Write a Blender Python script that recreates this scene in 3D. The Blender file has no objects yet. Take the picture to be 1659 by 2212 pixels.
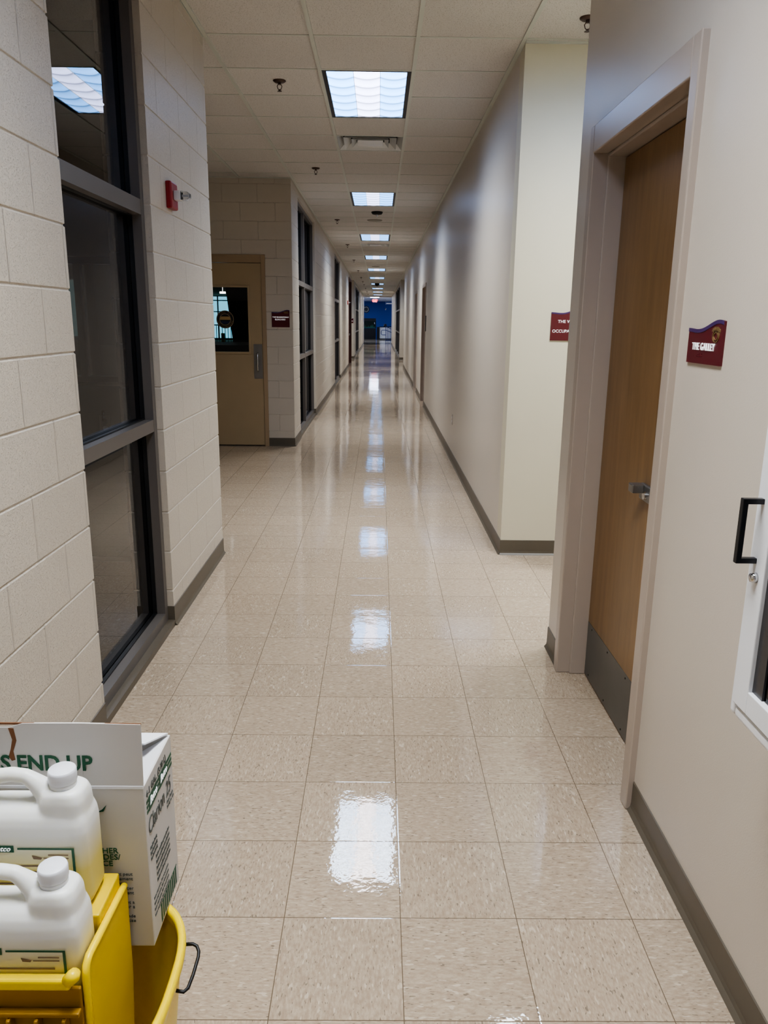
import bpy, bmesh, math, random
from math import sin, cos, pi, radians, floor as fl
from mathutils import Vector, Matrix
random.seed(7)
C = bpy.context.scene.collection
PI = pi
XL, XR, CZ = -1.03, 0.83, 3.099          # left wall, right wall, ceiling height
GX, GY = -1.013, 4.914                    # ceiling grid origin
G = 0.6096

# ------------------------------------------------------------------ materials
def s2l(c):
    f = lambda v: v/12.92 if v <= 0.04045 else ((v+0.055)/1.055)**2.4
    return tuple(f(x/255.0) for x in c[:3]) + (1.0,)

class NT:
    def __init__(s, name):
        s.m = bpy.data.materials.new(name); s.m.use_nodes = True
        s.t = s.m.node_tree; s.n = s.t.nodes; s.l = s.t.links
        s.n.clear(); s.out = s.n.new('ShaderNodeOutputMaterial')
    def node(s, typ, **kw):
        n = s.n.new(typ)
        for k, v in kw.items(): setattr(n, k, v)
        return n
    def inp(s, n, k, v):
        if hasattr(v, 'links') or isinstance(v, bpy.types.NodeSocket): s.l.new(v, n.inputs[k])
        else: n.inputs[k].default_value = v
    def math(s, op, a, b=0.0, c=0.0):
        n = s.node('ShaderNodeMath', operation=op)
        s.inp(n, 0, a); s.inp(n, 1, b)
        if op in ('MULTIPLY_ADD', 'WRAP', 'COMPARE'): s.inp(n, 2, c)
        return n.outputs[0]
    def mix(s, f, a, b):
        n = s.node('ShaderNodeMix', data_type='RGBA')
        s.inp(n, 0, f); s.inp(n, 6, a); s.inp(n, 7, b)
        return n.outputs[2]
    def noise(s, vec, scale, detail=2, rough=0.5):
        n = s.node('ShaderNodeTexNoise'); s.inp(n, 'Vector', vec)
        n.inputs['Scale'].default_value = scale; n.inputs['Detail'].default_value = detail
        n.inputs['Roughness'].default_value = rough
        return n.outputs[0]
    def ramp(s, f, lo, hi):
        n = s.node('ShaderNodeMapRange'); s.inp(n, 0, f)
        n.inputs[1].default_value = lo; n.inputs[2].default_value = hi
        return n.outputs[0]
    def pos(s):
        return s.node('ShaderNodeNewGeometry').outputs['Position']
    def sep(s, v):
        n = s.node('ShaderNodeSeparateXYZ'); s.inp(n, 0, v); return n.outputs
    def comb(s, x, y, z):
        n = s.node('ShaderNodeCombineXYZ'); s.inp(n, 0, x); s.inp(n, 1, y); s.inp(n, 2, z); return n.outputs[0]
    def bump(s, h, dist, strength=1.0, prev=None):
        n = s.node('ShaderNodeBump'); s.inp(n, 'Height', h)
        n.inputs['Distance'].default_value = dist; n.inputs['Strength'].default_value = strength
        if prev is not None: s.inp(n, 'Normal', prev)
        return n.outputs[0]
    def bsdf(s, col, rough=0.5, metal=0.0, normal=None, spec=0.5, **kw):
        n = s.node('ShaderNodeBsdfPrincipled')
        s.inp(n, 'Base Color', col); s.inp(n, 'Roughness', rough); s.inp(n, 'Metallic', metal)
        n.inputs['Specular IOR Level'].default_value = spec
        if normal is not None: s.inp(n, 'Normal', normal)
        for k, v in kw.items(): s.inp(n, k.replace('_', ' '), v)
        s.l.new(n.outputs[0], s.out.inputs[0]); return n

def simple(name, rgb, rough=0.5, metal=0.0, var=0.04, spec=0.5, bumpd=0.0, bscale=200, **kw):
    t = NT(name); p = t.pos(); nz = t.noise(p, 6, 3)
    a = s2l(rgb); b = tuple(x*(1-var*2) for x in a[:3])+(1,)
    nrm = t.bump(t.noise(p, bscale, 2), bumpd) if bumpd else None
    t.bsdf(t.mix(nz, a, b), rough, metal, nrm, spec, **kw)
    return t.m

def mat_cmu(name, rgb):
    t = NT(name); g = t.node('ShaderNodeNewGeometry'); P = t.sep(g.outputs['Position']); N = t.sep(g.outputs['True Normal'])
    isx = t.math('GREATER_THAN', t.math('ABSOLUTE', N[0]), 0.5)
    u = t.math('ADD', t.math('MULTIPLY', P[1], isx), t.math('MULTIPLY', P[0], t.math('SUBTRACT', 1.0, isx)))
    row = t.math('FLOOR', t.math('DIVIDE', t.math('ADD', P[2], 0.015), 0.2032))
    par = t.math('MODULO', t.math('ADD', row, 2.0), 2.0)
    uu = t.math('ADD', t.math('SUBTRACT', u, 2.24), t.math('MULTIPLY', par, 0.2032))
    fr = t.math('FRACT', t.math('DIVIDE', t.math('ADD', uu, 40.64), 0.4064))
    d = t.math('MULTIPLY', t.math('MINIMUM', fr, t.math('SUBTRACT', 1.0, fr)), 0.4064)
    vj = t.ramp(d, 0.0012, 0.0062)
    nf = t.noise(g.outputs['Position'], 240, 3, 0.6); nm = t.noise(g.outputs['Position'], 60, 2, 0.5)
    pits = t.ramp(nf, 0.30, 0.44)
    h = t.math('ADD', t.math('MULTIPLY', vj, 2.2), t.math('ADD', t.math('MULTIPLY', pits, 1.1), t.math('MULTIPLY', nm, 1.2)))
    nb = t.bump(h, 0.0016, 0.9)
    blk = t.node('ShaderNodeTexWhiteNoise', noise_dimensions='2D')
    t.inp(blk, 'Vector', t.comb(t.math('FLOOR', t.math('DIVIDE', uu, 0.4064)), row, 0.0))
    a = s2l(rgb); b = tuple(x*0.93 for x in a[:3])+(1,)
    col = t.mix(t.math('MULTIPLY', blk.outputs[0], 0.6), a, b)
    col = t.mix(t.math('MULTIPLY', t.math('SUBTRACT', 1.0, vj), 0.18), col, tuple(x*0.7 for x in a[:3])+(1,))
    t.bsdf(col, 0.42, 0, nb, 0.45)
    return t.m

def mat_floor():
    t = NT('vct_floor'); p = t.pos(); P = t.sep(p); T = 0.3048
    u = t.math('DIVIDE', t.math('SUBTRACT', P[0], 0.0712-30*T), T); v = t.math('DIVIDE', t.math('SUBTRACT', P[1], 1.3948-40*T), T)
    iu = t.math('FLOOR', u); iv = t.math('FLOOR', v); fu = t.math('FRACT', u); fv = t.math('FRACT', v)
    par = t.math('MODULO', t.math('ADD', iu, iv), 2.0)
    wn = t.node('ShaderNodeTexWhiteNoise', noise_dimensions='2D'); t.inp(wn, 'Vector', t.comb(iu, iv, 0.0))
    off = t.math('MULTIPLY', wn.outputs[0], 50.0)
    sx = t.math('ADD', 1.0, t.math('MULTIPLY', par, 2.2)); sy = t.math('SUBTRACT', 3.2, t.math('MULTIPLY', par, 2.2))
    vec = t.comb(t.math('MULTIPLY', P[0], sx), t.math('MULTIPLY', P[1], sy), off)
    n1 = t.noise(vec, 52, 3, 0.65); n2 = t.noise(vec, 62, 1, 0.5)
    vecB = t.comb(t.math('MULTIPLY', P[0], sx), t.math('MULTIPLY', P[1], sy), t.math('ADD', off, 9.0)); n3 = t.noise(vecB, 34, 1, 0.4)
    base = t.mix(t.ramp(n1, 0.35, 0.65), s2l((168, 149, 129)), s2l((190, 173, 152)))
    tint = t.mix(wn.outputs[0], (0.95, 0.95, 0.95, 1), (1.03, 1.03, 1.03, 1))
    mm = t.node('ShaderNodeMix', data_type='RGBA', blend_type='MULTIPLY'); mm.inputs[0].default_value = 1
    t.inp(mm, 6, base); t.inp(mm, 7, tint); base = mm.outputs[2]
    base = t.mix(t.math('MULTIPLY', t.ramp(n2, 0.665, 0.70), 0.75), base, s2l((116, 104, 92)))
    base = t.mix(t.math('MULTIPLY', t.ramp(n3, 0.66, 0.70), 0.6), base, s2l((212, 198, 180)))
    e = t.math('MINIMUM', t.math('MINIMUM', fu, t.math('SUBTRACT', 1.0, fu)), t.math('MINIMUM', fv, t.math('SUBTRACT', 1.0, fv)))
    j = t.ramp(e, 0.002, 0.0052)
    base = t.mix(j, s2l((104, 90, 74)), base)
    wc = t.sep(wn.outputs['Color'])
    tilt = t.math('ADD', t.math('MULTIPLY', fu, t.math('SUBTRACT', wc[0], 0.5)), t.math('MULTIPLY', fv, t.math('SUBTRACT', wc[1], 0.5)))
    tb0 = t.bump(tilt, 0.0017, 1.0)
    w1 = t.noise(p, 2.2, 2, 0.4); w2 = t.noise(p, 13, 2, 0.5); w3 = t.noise(p, 85, 1, 0.5)
    b1 = t.bump(w1, 0.004, 0.3, tb0)
    b2 = t.bump(w2, 0.0008, 0.55, b1)
    b3 = t.bump(w3, 0.0002, 0.6, b2)
    b4 = t.bump(t.ramp(e, 0.0, 0.012), 0.0005, 0.25, b3)
    r = t.math('ADD', 0.022, t.math('MULTIPLY', t.noise(p, 3.0, 3), 0.03))
    t.bsdf(base, r, 0, b4, 0.7)
    return t.m

def mat_ceiling():
    t = NT('ceiling_tile'); p = t.pos()
    n = t.noise(p, 150, 2, 0.6); pits = t.ramp(n, 0.34, 0.44)
    P = t.sep(p)
    wn = t.node('ShaderNodeTexWhiteNoise', noise_dimensions='2D')
    t.inp(wn, 'Vector', t.comb(t.math('FLOOR', t.math('DIVIDE', t.math('SUBTRACT', P[0], GX), G)), t.math('FLOOR', t.math('DIVIDE', t.math('SUBTRACT', P[1], GY), G)), 0.0))
    a = s2l((214, 209, 203)); b = s2l((200, 196, 190))
    col = t.mix(t.math('MULTIPLY', wn.outputs[0], 0.5), a, b)
    col = t.mix(pits, s2l((176, 170, 162)), col)
    t.bsdf(col, 0.85, 0, t.bump(pits, 0.0012, 0.7), 0.2)
    return t.m

def mat_wood(name, a, b, axis=2):
    t = NT(name); P = t.sep(t.pos())
    vec = t.comb(t.math('MULTIPLY', P[0], 14.0), t.math('MULTIPLY', P[1], 14.0), t.math('MULTIPLY', P[2], 1.3))
    n = t.noise(vec, 1.6, 5, 0.65); n2 = t.noise(vec, 9, 3, 0.6); big = t.noise(t.pos(), 2.5, 2)
    col = t.mix(t.ramp(n, 0.3, 0.7), s2l(a), s2l(b)); col = t.mix(t.math('MULTIPLY', n2, 0.35), col, s2l(tuple(x*0.75 for x in a)))
    col = t.mix(t.math('MULTIPLY', big, 0.3), col, s2l(tuple(min(255, x*1.12) for x in b)))
    t.bsdf(col, 0.33, 0, t.bump(n2, 0.0003, 0.4), 0.5)
    return t.m

def mat_glass(name, tint=0.8, refl=1.0, rgb=(1, 1, 1)):
    t = NT(name)
    tr = t.node('ShaderNodeBsdfTransparent'); tr.inputs[0].default_value = (tint*rgb[0], tint*rgb[1], tint*rgb[2], 1)
    gl = t.node('ShaderNodeBsdfGlossy'); gl.inputs['Roughness'].default_value = 0.0; gl.inputs['Color'].default_value = (0.95, 0.97, 1, 1)
    fr = t.node('ShaderNodeFresnel'); fr.inputs[0].default_value = 1.55
    f = t.math('MINIMUM', t.math('MULTIPLY', fr.outputs[0], refl*1.5), 1.0)
    mx = t.node('ShaderNodeMixShader'); t.l.new(f, mx.inputs[0]); t.l.new(tr.outputs[0], mx.inputs[1]); t.l.new(gl.outputs[0], mx.inputs[2])
    t.l.new(mx.outputs[0], t.out.inputs[0]); return t.m

def mat_emit(name, rgb, s):
    t = NT(name); e = t.node('ShaderNodeEmission'); e.inputs[0].default_value = s2l(rgb); e.inputs[1].default_value = s
    t.l.new(e.outputs[0], t.out.inputs[0]); return t.m

def mat_diffuser(strength):
    """prismatic troffer lens: three columns, six curved cells in each, brighter at the cell crowns"""
    t = NT('troffer_lens'); tc = t.node('ShaderNodeTexCoord'); P = t.sep(tc.outputs['Object'])
    u = t.math('DIVIDE', t.math('ADD', P[0], 0.2655), 0.177)       # 0..3
    cu = t.math('FLOOR', u); fu = t.math('SUBTRACT', t.math('MULTIPLY', t.math('FRACT', u), 2.0), 1.0)
    arc = t.math('MULTIPLY', t.math('MULTIPLY', fu, fu), 0.28)
    v = t.math('ADD', t.math('MULTIPLY', t.math('DIVIDE', t.math('ADD', P[1], 0.588), 1.176), 6.0), arc)
    fv = t.math('FRACT', v)
    line = t.math('MINIMUM', t.ramp(fv, 0.0, 0.22), t.ramp(t.math('SUBTRACT', 1.0, fv), 0.0, 0.05))
    crown = t.math('SUBTRACT', 1.0, t.math('MULTIPLY', t.math('ABSOLUTE', t.math('SUBTRACT', fv, 0.7)), 0.75))
    side = t.math('ABSOLUTE', fu); edge = t.ramp(t.math('SUBTRACT', 1.0, side), 0.0, 0.04)
    k = t.math('MULTIPLY', t.math('ADD', 0.42, t.math('MULTIPLY', line, 0.62)), t.math('ADD', 0.35, t.math('MULTIPLY', crown, 0.75)))
    k = t.math('MULTIPLY', k, t.math('ADD', 0.6, t.math('MULTIPLY', edge, 0.4)))
    mid = t.math('COMPARE', cu, 1.0, 0.3)
    # photometric spread of a prismatic lens: strong straight down, dimmer and bluer towards the horizon
    g = t.node('ShaderNodeNewGeometry'); dt = t.node('ShaderNodeVectorMath', operation='DOT_PRODUCT'); t.inp(dt, 0, g.outputs['Incoming']); t.inp(dt, 1, g.outputs['Normal'])
    c = t.math('ABSOLUTE', dt.outputs['Value']); cp = t.math('POWER', c, 2.0)
    low = t.mix(mid, (0.20, 0.48, 1.0, 1), (0.62, 0.68, 1.0, 1)); down = t.mix(mid, (0.82, 0.92, 1.0, 1), (1.0, 0.92, 0.88, 1))
    col = t.mix(t.ramp(c, 0.28, 0.75), low, down)
    e = t.node('ShaderNodeEmission'); t.inp(e, 0, col); t.inp(e, 1, t.math('MULTIPLY', k, t.math('ADD', 0.75, t.math('MULTIPLY', cp, strength))))
    t.l.new(e.outputs[0], t.out.inputs[0]); return t.m

def mat_jug():
    t = NT('jug_plastic'); tc = t.node('ShaderNodeTexCoord'); P = t.sep(tc.outputs['Object'])
    liq = t.ramp(P[2], 0.138, 0.07)
    col = t.mix(liq, s2l((236, 236, 232)), s2l((222, 206, 118)))
    n = t.noise(tc.outputs['Object'], 70, 2)
    s = t.bsdf(col, 0.34, 0, t.bump(n, 0.0006, 0.25), 0.4)
    s.inputs['Subsurface Weight'].default_value = 0.5; s.inputs['Subsurface Radius'].default_value = (0.02, 0.02, 0.015); s.inputs['Subsurface Scale'].default_value = 0.6
    return t.m

M = {}
M['cmu'] = mat_cmu('painted_block', (205, 195, 180))
M['floor'] = mat_floor(); M['ceil'] = mat_ceiling()
M['tbar'] = simple('ceiling_grid', (202, 204, 194), 0.45)
M['wall'] = simple('satin_wall_paint', (203, 193, 180), 0.34, 0, 0.015, 0.5, 0.00025, 260)
M['wall_y'] = simple('lit_wall_paint', (213, 206, 184), 0.5, 0, 0.015, 0.4, 0.0002, 260)  # wall paint again, paler and yellower to carry the light's tint in the colour
M['casing'] = simple('door_frame_paint', (176, 162, 149), 0.28, 0, 0.02, 0.5)
M['casing_tan'] = simple('door_frame_tan', (170, 146, 116), 0.4)
M['door_tan'] = simple('door_tan', (178, 156, 122), 0.42)
M['base'] = simple('rubber_cove_base', (98, 90, 78), 0.42, 0, 0.03)
M['alu'] = simple('bronze_storefront_metal', (112, 106, 102), 0.38, 0.25)
M['black'] = simple('black_gasket', (14, 14, 16), 0.5)
M['glass'] = mat_glass('window_glass', 0.8, 1.0)
M['glass_dark'] = mat_glass('dark_window_glass', 0.35, 0.55)
M['glass_clear'] = mat_glass('door_glass', 0.85, 0.5)
M['wood'] = mat_wood('stained_birch', (112, 84, 54), (144, 112, 74))
M['wood_dark'] = mat_wood('dark_door_wood', (84, 58, 38), (104, 74, 50))
M['wood_red'] = simple('red_brown_trim', (110, 52, 34), 0.4)
M['steel'] = simple('brushed_steel', (150, 148, 146), 0.35, 0.9)
M['kick'] = simple('kick_plate_steel', (112, 111, 108), 0.38, 0.45, 0.12)
M['chrome'] = simple('chrome', (210, 210, 212), 0.12, 1.0)
M['white'] = simple('white_enamel', (232, 232, 234), 0.3)
M['cap'] = simple('white_cap_plastic', (238, 240, 246), 0.35)
M['maroon'] = simple('maroon_sign', (92, 24, 34), 0.3)
M['purple'] = simple('purple_edge', (70, 44, 96), 0.35)
M['brass'] = simple('brass_emblem', (150, 124, 84), 0.4, 0.5)
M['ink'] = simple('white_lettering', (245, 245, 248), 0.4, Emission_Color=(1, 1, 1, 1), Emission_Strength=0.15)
M['red'] = simple('fire_alarm_red', (150, 22, 30), 0.35)
M['clear'] = mat_glass('strobe_lens', 0.8, 1.0)
M['yellow'] = simple('yellow_plastic', (255, 222, 0), 0.32, 0, 0.05, 0.5)
M['yellow_in'] = simple('yellow_plastic_scuffed', (236, 202, 6), 0.45, 0, 0.12)
M['jug'] = mat_jug(); M['yellow_shaded'] = simple('yellow_plastic_shaded', (172, 126, 8), 0.55, 0, 0.15)  # last yellow is the bucket plastic darkened for shade under the wringer bar
M['card'] = simple('white_cardboard', (206, 202, 198), 0.8, 0, 0.02)
M['card_w'] = simple('bright_cardboard', (232, 232, 236), 0.75, 0, 0.01)
M['kraft'] = simple('torn_kraft', (124, 84, 56), 0.9)
M['green'] = simple('green_print', (24, 84, 58), 0.6)
M['greyink'] = simple('grey_print', (78, 84, 80), 0.6)
M['sprk'] = simple('sprinkler_metal', (84, 66, 58), 0.4, 0.6)
M['grille'] = simple('vent_grille', (205, 205, 202), 0.3, 0.2)
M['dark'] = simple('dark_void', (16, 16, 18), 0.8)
M['room'] = simple('dim_room_paint', (150, 144, 128), 0.7)
M['blue'] = simple('cobalt_blue_wall', (14, 70, 158), 0.5)
M['navy'] = simple('navy_rail', (20, 44, 110), 0.35)
M['laminate'] = simple('black_laminate', (20, 20, 25), 0.35)
M['teal'] = simple('teal_board', (60, 122, 118), 0.5)
M['lens'] = mat_diffuser(20.0)
M['lens_lobby'] = mat_emit('lobby_lens', (215, 232, 255), 11)

# ------------------------------------------------------------------ mesh helpers
def bx(bm, x0, x1, y0, y1, z0, z1, mi=0):
    if x0 > x1: x0, x1 = x1, x0
    if y0 > y1: y0, y1 = y1, y0
    v = [bm.verts.new((x, y, z)) for x in (x0, x1) for y in (y0, y1) for z in (z0, z1)]
    for f in ((0, 1, 3, 2), (4, 6, 7, 5), (0, 4, 5, 1), (2, 3, 7, 6), (0, 2, 6, 4), (1, 5, 7, 3)):
        bm.faces.new([v[i] for i in f]).material_index = mi
def ring_loft(bm, rings, cap0=True, cap1=True, mi=0, closed=True):
    R = [[bm.verts.new(p) for p in r] for r in rings]
    n = len(R[0])
    for a, b in zip(R, R[1:]):
        for i in range(n if closed else n-1):
            j = (i+1) % n
            bm.faces.new((a[i], a[j], b[j], b[i])).material_index = mi
    if cap0: bm.faces.new(list(reversed(R[0]))).material_index = mi
    if cap1: bm.faces.new(R[-1]).material_index = mi
def tube(bm, pts, r, n=10, cap=True):
    pts = [Vector(p) for p in pts]; rings = []; up = Vector((0.13, 0.31, 0.94)).normalized()
    rad = r if isinstance(r, (list, tuple)) else [r]*len(pts)
    t0 = (pts[1]-pts[0]).normalized(); a = t0.cross(up)
    if a.length < 0.05: a = t0.cross(Vector((1, 0, 0)))
    a.normalize()
    for i, p in enumerate(pts):
        t = (pts[min(i+1, len(pts)-1)]-pts[max(i-1, 0)]).normalized()
        a = (a-t*a.dot(t)).normalized(); b = t.cross(a)
        rings.append([p+a*cos(2*PI*k/n)*rad[i]+b*sin(2*PI*k/n)*rad[i] for k in range(n)])
    ring_loft(bm, rings, cap, cap)
def cyl(bm, c, ax, r, h, n=24, r2=None):
    c = Vector(c); ax = Vector(ax).normalized(); tube(bm, [c, c+ax*h], [r, r if r2 is None else r2], n)
def prism(bm, pts2, f, d):
    """pts2 polygon mapped by f to 3-D, extruded by vector d"""
    a = [bm.verts.new(f(*p)) for p in pts2]; d = Vector(d); b = [bm.verts.new(v.co+d) for v in a]
    n = len(a); bm.faces.new(a); bm.faces.new(list(reversed(b)))
    for i in range(n): bm.faces.new((a[i], b[i], b[(i+1) % n], a[(i+1) % n]))
def superell(cx, cy, a, b, n, z, N=48):
    out = []
    for k in range(N):
        t = 2*PI*k/N; c, s = cos(t), sin(t)
        out.append((cx+a*math.copysign(abs(c)**(2/n), c), cy+b*math.copysign(abs(s)**(2/n), s), z))
    return out
def obj(name, bm, mat, parent=None, bevel=0, smooth=False, segs=2):
    bmesh.ops.recalc_face_normals(bm, faces=bm.faces)
    me = bpy.data.meshes.new(name); bm.to_mesh(me); bm.free()
    for m in (mat if isinstance(mat, (list, tuple)) else [mat]): me.materials.append(m)
    o = bpy.data.objects.new(name, me); C.objects.link(o)
    if bevel:
        b = o.modifiers.new('bevel', 'BEVEL'); b.width = bevel; b.segments = segs; b.limit_method = 'ANGLE'; b.angle_limit = radians(40)
    if smooth or bevel:
        for p in me.polygons: p.use_smooth = smooth
    if parent is not None:
        o.parent = parent
        o.matrix_parent_inverse = parent_inv(parent)
    return o
def world_of(p):
    m = p.matrix_basis.copy()
    return m if p.parent is None else world_of(p.parent) @ p.matrix_parent_inverse @ m
def parent_inv(p): return world_of(p).inverted()
def B(*boxes):
    bm = bmesh.new()
    for b in boxes: bx(bm, *b)
    return bm
def tag(o, label, cat, group=None, kind=None):
    o['label'] = label; o['category'] = cat
    if group: o['group'] = group
    if kind: o['kind'] = kind
    return o
def thing(name, label, cat, loc=(0, 0, 0), group=None, kind=None):
    o = bpy.data.objects.new(name, None); C.objects.link(o); o.location = loc; o.empty_display_size = 0.1
    return tag(o, label, cat, group, kind)
def sroot(name, loc=(0, 0, 0)):
    o = bpy.data.objects.new(name, None); C.objects.link(o); o.location = loc; o['kind'] = 'structure'; return o
def struct(name, bm, mat, bevel=0):
    o = obj(name, bm, mat, None, bevel); o['kind'] = 'structure'; return o
def dup(root, delta, label=None, group=None):
    def cp(o, par):
        c = o.copy(); C.objects.link(c)
        if par is not None: c.parent = par
        return c
    r = cp(root, None); r.location = root.location+Vector(delta)
    if label: r['label'] = label
    if group: r['group'] = group
    for ch in list(root.children):
        c = cp(ch, r)
        for g in list(ch.children): cp(g, c)
    return r
def text(name, s, size, mat, parent, origin, right, up, align='LEFT', ext=0.0006, bold=0.0, shear=0.0, sx=1.0, spacing=1.0):
    cu = bpy.data.curves.new(name, 'FONT'); cu.body = s; cu.size = size; cu.align_x = align; cu.extrude = ext; cu.offset = bold*size
    cu.shear = shear; cu.space_character = spacing; cu.resolution_u = 3
    t = bpy.data.objects.new('tmp', cu); C.objects.link(t)
    dg = bpy.context.evaluated_depsgraph_get(); dg.update()
    me = bpy.data.meshes.new_from_object(t.evaluated_get(dg)); bpy.data.objects.remove(t)
    right = Vector(right).normalized(); up = Vector(up).normalized(); nrm = right.cross(up)
    me.transform(Matrix(((right.x*sx, up.x, nrm.x, origin[0]), (right.y*sx, up.y, nrm.y, origin[1]), (right.z*sx, up.z, nrm.z, origin[2]), (0, 0, 0, 1))))
    me.materials.clear(); me.materials.append(mat)
    o = bpy.data.objects.new(name, me); C.objects.link(o)
    if parent is not None: o.parent = parent; o.matrix_parent_inverse = parent_inv(parent)
    return o
def join_text(name, objs, parent=None):
    """several text meshes of one marking become one mesh"""
    bm = bmesh.new()
    mats = []
    for o in objs:
        for m in o.data.materials:
            if m not in mats: mats.append(m)
    for o in objs:
        k = len(bm.faces); bm.from_mesh(o.data); bm.faces.ensure_lookup_table()
        mi = mats.index(o.data.materials[0])
        for f in bm.faces[k:]: f.material_index = mi
        bpy.data.objects.remove(o)
    me = bpy.data.meshes.new(name); bm.to_mesh(me); bm.free()
    for m in mats: me.materials.append(m)
    o = bpy.data.objects.new(name, me); C.objects.link(o)
    if parent is not None: o.parent = parent; o.matrix_parent_inverse = parent_inv(parent)
    return o

# ------------------------------------------------------------------ room shell
struct('floor', B((-6, 14, -8, 76, -0.1, 0)), M['floor'])

def cmu(name, x0, x1, y0, y1, z0=0.0, z1=CZ, mat='cmu'):
    """block wall with a raked groove at every course"""
    bm = bmesh.new(); rings = []; g = 0.0055; d = 0.0045
    def r(z, i): rings.append([(x0+i, y0+i, z), (x1-i, y0+i, z), (x1-i, y1-i, z), (x0+i, y1-i, z)])
    r(z0, 0); k = 1
    while True:
        z = 0.2032*k-0.015; k += 1
        if z >= z1-0.02: break
        if z <= z0+0.02: continue
        r(z-0.008, 0); r(z-0.0045, 0.0034); r(z-0.002, 0.0042); r(z+0.0008, 0.0038); r(z+0.0022, 0.0014); r(z+0.004, 0)
    r(z1, 0); ring_loft(bm, rings)
    return struct(name, bm, M[mat])
TW = 0.2
W1 = (2.665, 3.68); W2 = (10.2, 12.72); W3 = (18.35, 20.95); DK = (26.6, 29.1); A2 = (29.3, 32.1); W4 = (34.3, 40.9); END = 54.0
def lw(y0, y1, z0=0, z1=CZ, mat='cmu'): cmu('wall_left', XL-TW, XL, y0, y1, z0, z1, mat)
lw(-7, W1[0]); lw(W1[1], 4.94); lw(W1[0], W1[1], 3.0, CZ)
lw(9.45, W2[0]); lw(W2[0], W2[1], 3.0); lw(W2[1], W3[0]); lw(W3[0], W3[1], 3.0); lw(W3[1], DK[0]); lw(DK[0], DK[1], 2.93); lw(DK[1], A2[0])
lw(A2[1], W4[0]); lw(W4[0], W4[1], 3.0); lw(W4[1], END)
# first side alcove: near wall holds an inner window, far wall the bleacher door
cmu('wall_alcove', -1.42, XL-TW, 4.74, 4.94); cmu('wall_alcove', -5.0, -1.42, 4.74, 4.94, 0, 1.13, 'cmu'); cmu('wall_alcove', -5.0, -1.42, 4.74, 4.94, 1.87, CZ, 'cmu'); cmu('wall_alcove', -5.0, -2.9, 4.74, 4.94, 1.13, 1.87, 'cmu')
struct('wall_room', B((-5.0, XL-TW, 4.733, 4.739, 0.09, 1.13), (-5.0, XL-TW, 4.733, 4.739, 1.87, CZ), (-1.42, XL-TW, 4.733, 4.739, 1.13, 1.87), (-5.0, -2.9, 4.733, 4.739, 1.13, 1.87)), M['room'])
struct('baseboard_room', B((-5.0, XL-TW, 4.722, 4.739, 0, 0.03)), M['white'])
struct('trim_7', B((-5.0, XL-TW, 4.733, 4.739, 0.03, 0.09)), M['room'])
D1 = (-2.34, -1.345)     # bleacher door outer frame
D1b = (-4.32, -3.36)
def aw(x0, x1, z0=0, z1=CZ): cmu('wall_alcove', x0, x1, 9.45, 9.65, z0, z1, 'cmu')
aw(D1[1], XL-TW); aw(D1[0], D1[1], 2.257); aw(D1b[1], D1[0]); aw(D1b[0], D1b[1], 2.257); aw(-5.0, D1b[0])
cmu('wall_alcove', -5.1, -5.0, 4.74, 9.65, 0, CZ, 'cmu')
# second alcove
cmu('wall_alcove', -3.2, XL-TW, 32.1, 32.3, 0, CZ, 'cmu'); cmu('wall_alcove', -3.2, XL-TW, 29.1, 29.3, 0, CZ, 'cmu'); cmu('wall_alcove', -3.3, -3.2, 29.1, 32.3, 0, CZ, 'cmu')
# dim rooms behind the left hand glass
struct('wall_room', B((-5.1, -5.0, -7, 4.74, 0, CZ)), M['room'])
struct('wall_room', B((-5.0, XL-TW, -7.1, -7.0, 0, CZ)), M['room'])
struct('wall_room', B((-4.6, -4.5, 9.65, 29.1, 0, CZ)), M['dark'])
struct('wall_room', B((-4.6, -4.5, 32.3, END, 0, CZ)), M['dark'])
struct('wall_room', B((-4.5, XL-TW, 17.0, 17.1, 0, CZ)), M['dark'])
# right hand side
DR = (2.17, 3.22)
def rw(y0, y1, z0=0, z1=CZ, x1=None): return struct('wall_right', B((XR, x1 or XR+0.16, y0, y1, z0, z1)), M['wall'])
rw(-7, DR[0]+0.02); rw(DR[0]+0.02, DR[1]-0.02, 2.23); rw(DR[1]-0.02, 3.45)
RD = ((14.18, 15.3), (17.22, 18.42))
rw(5.12, RD[0][0]); rw(RD[0][0], RD[0][1], 2.19); rw(RD[0][1], RD[1][0]); rw(RD[1][0], RD[1][1], 2.18); rw(RD[1][1], 26.8)
WR = (32.3, 41.5)
cmu('wall_right', XR, XR+TW, 31.5, WR[0]); cmu('wall_right', XR, XR+TW, WR[0], WR[1], 3.0); cmu('wall_right', XR, XR+TW, WR[1], END)
struct('wall_hall', B((XR, 6.0, 4.96, 5.12, 0, CZ)), M['wall_y'])
struct('wall_hall', B((XR+0.16, 6.0, 3.29, 3.45, 0, CZ)), M['wall_y'])
struct('wall_hall', B((6.0, 6.1, 3.29, 5.12, 0, CZ)), M['wall_y'])
struct('wall_alcove', B((XR+TW, 3.0, 31.5, 31.66, 0, CZ)), M['wall_y'])
struct('wall_alcove', B((XR+0.16, 3.0, 26.64, 26.8, 0, CZ)), M['wall'])
struct('wall_alcove', B((3.0, 3.1, 26.64, 31.66, 0, CZ)), M['wall_y'])
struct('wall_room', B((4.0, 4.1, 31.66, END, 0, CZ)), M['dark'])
struct('wall_back', B((XL, XR, -7.1, -7.0, 0, CZ)), M['wall'])
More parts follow.
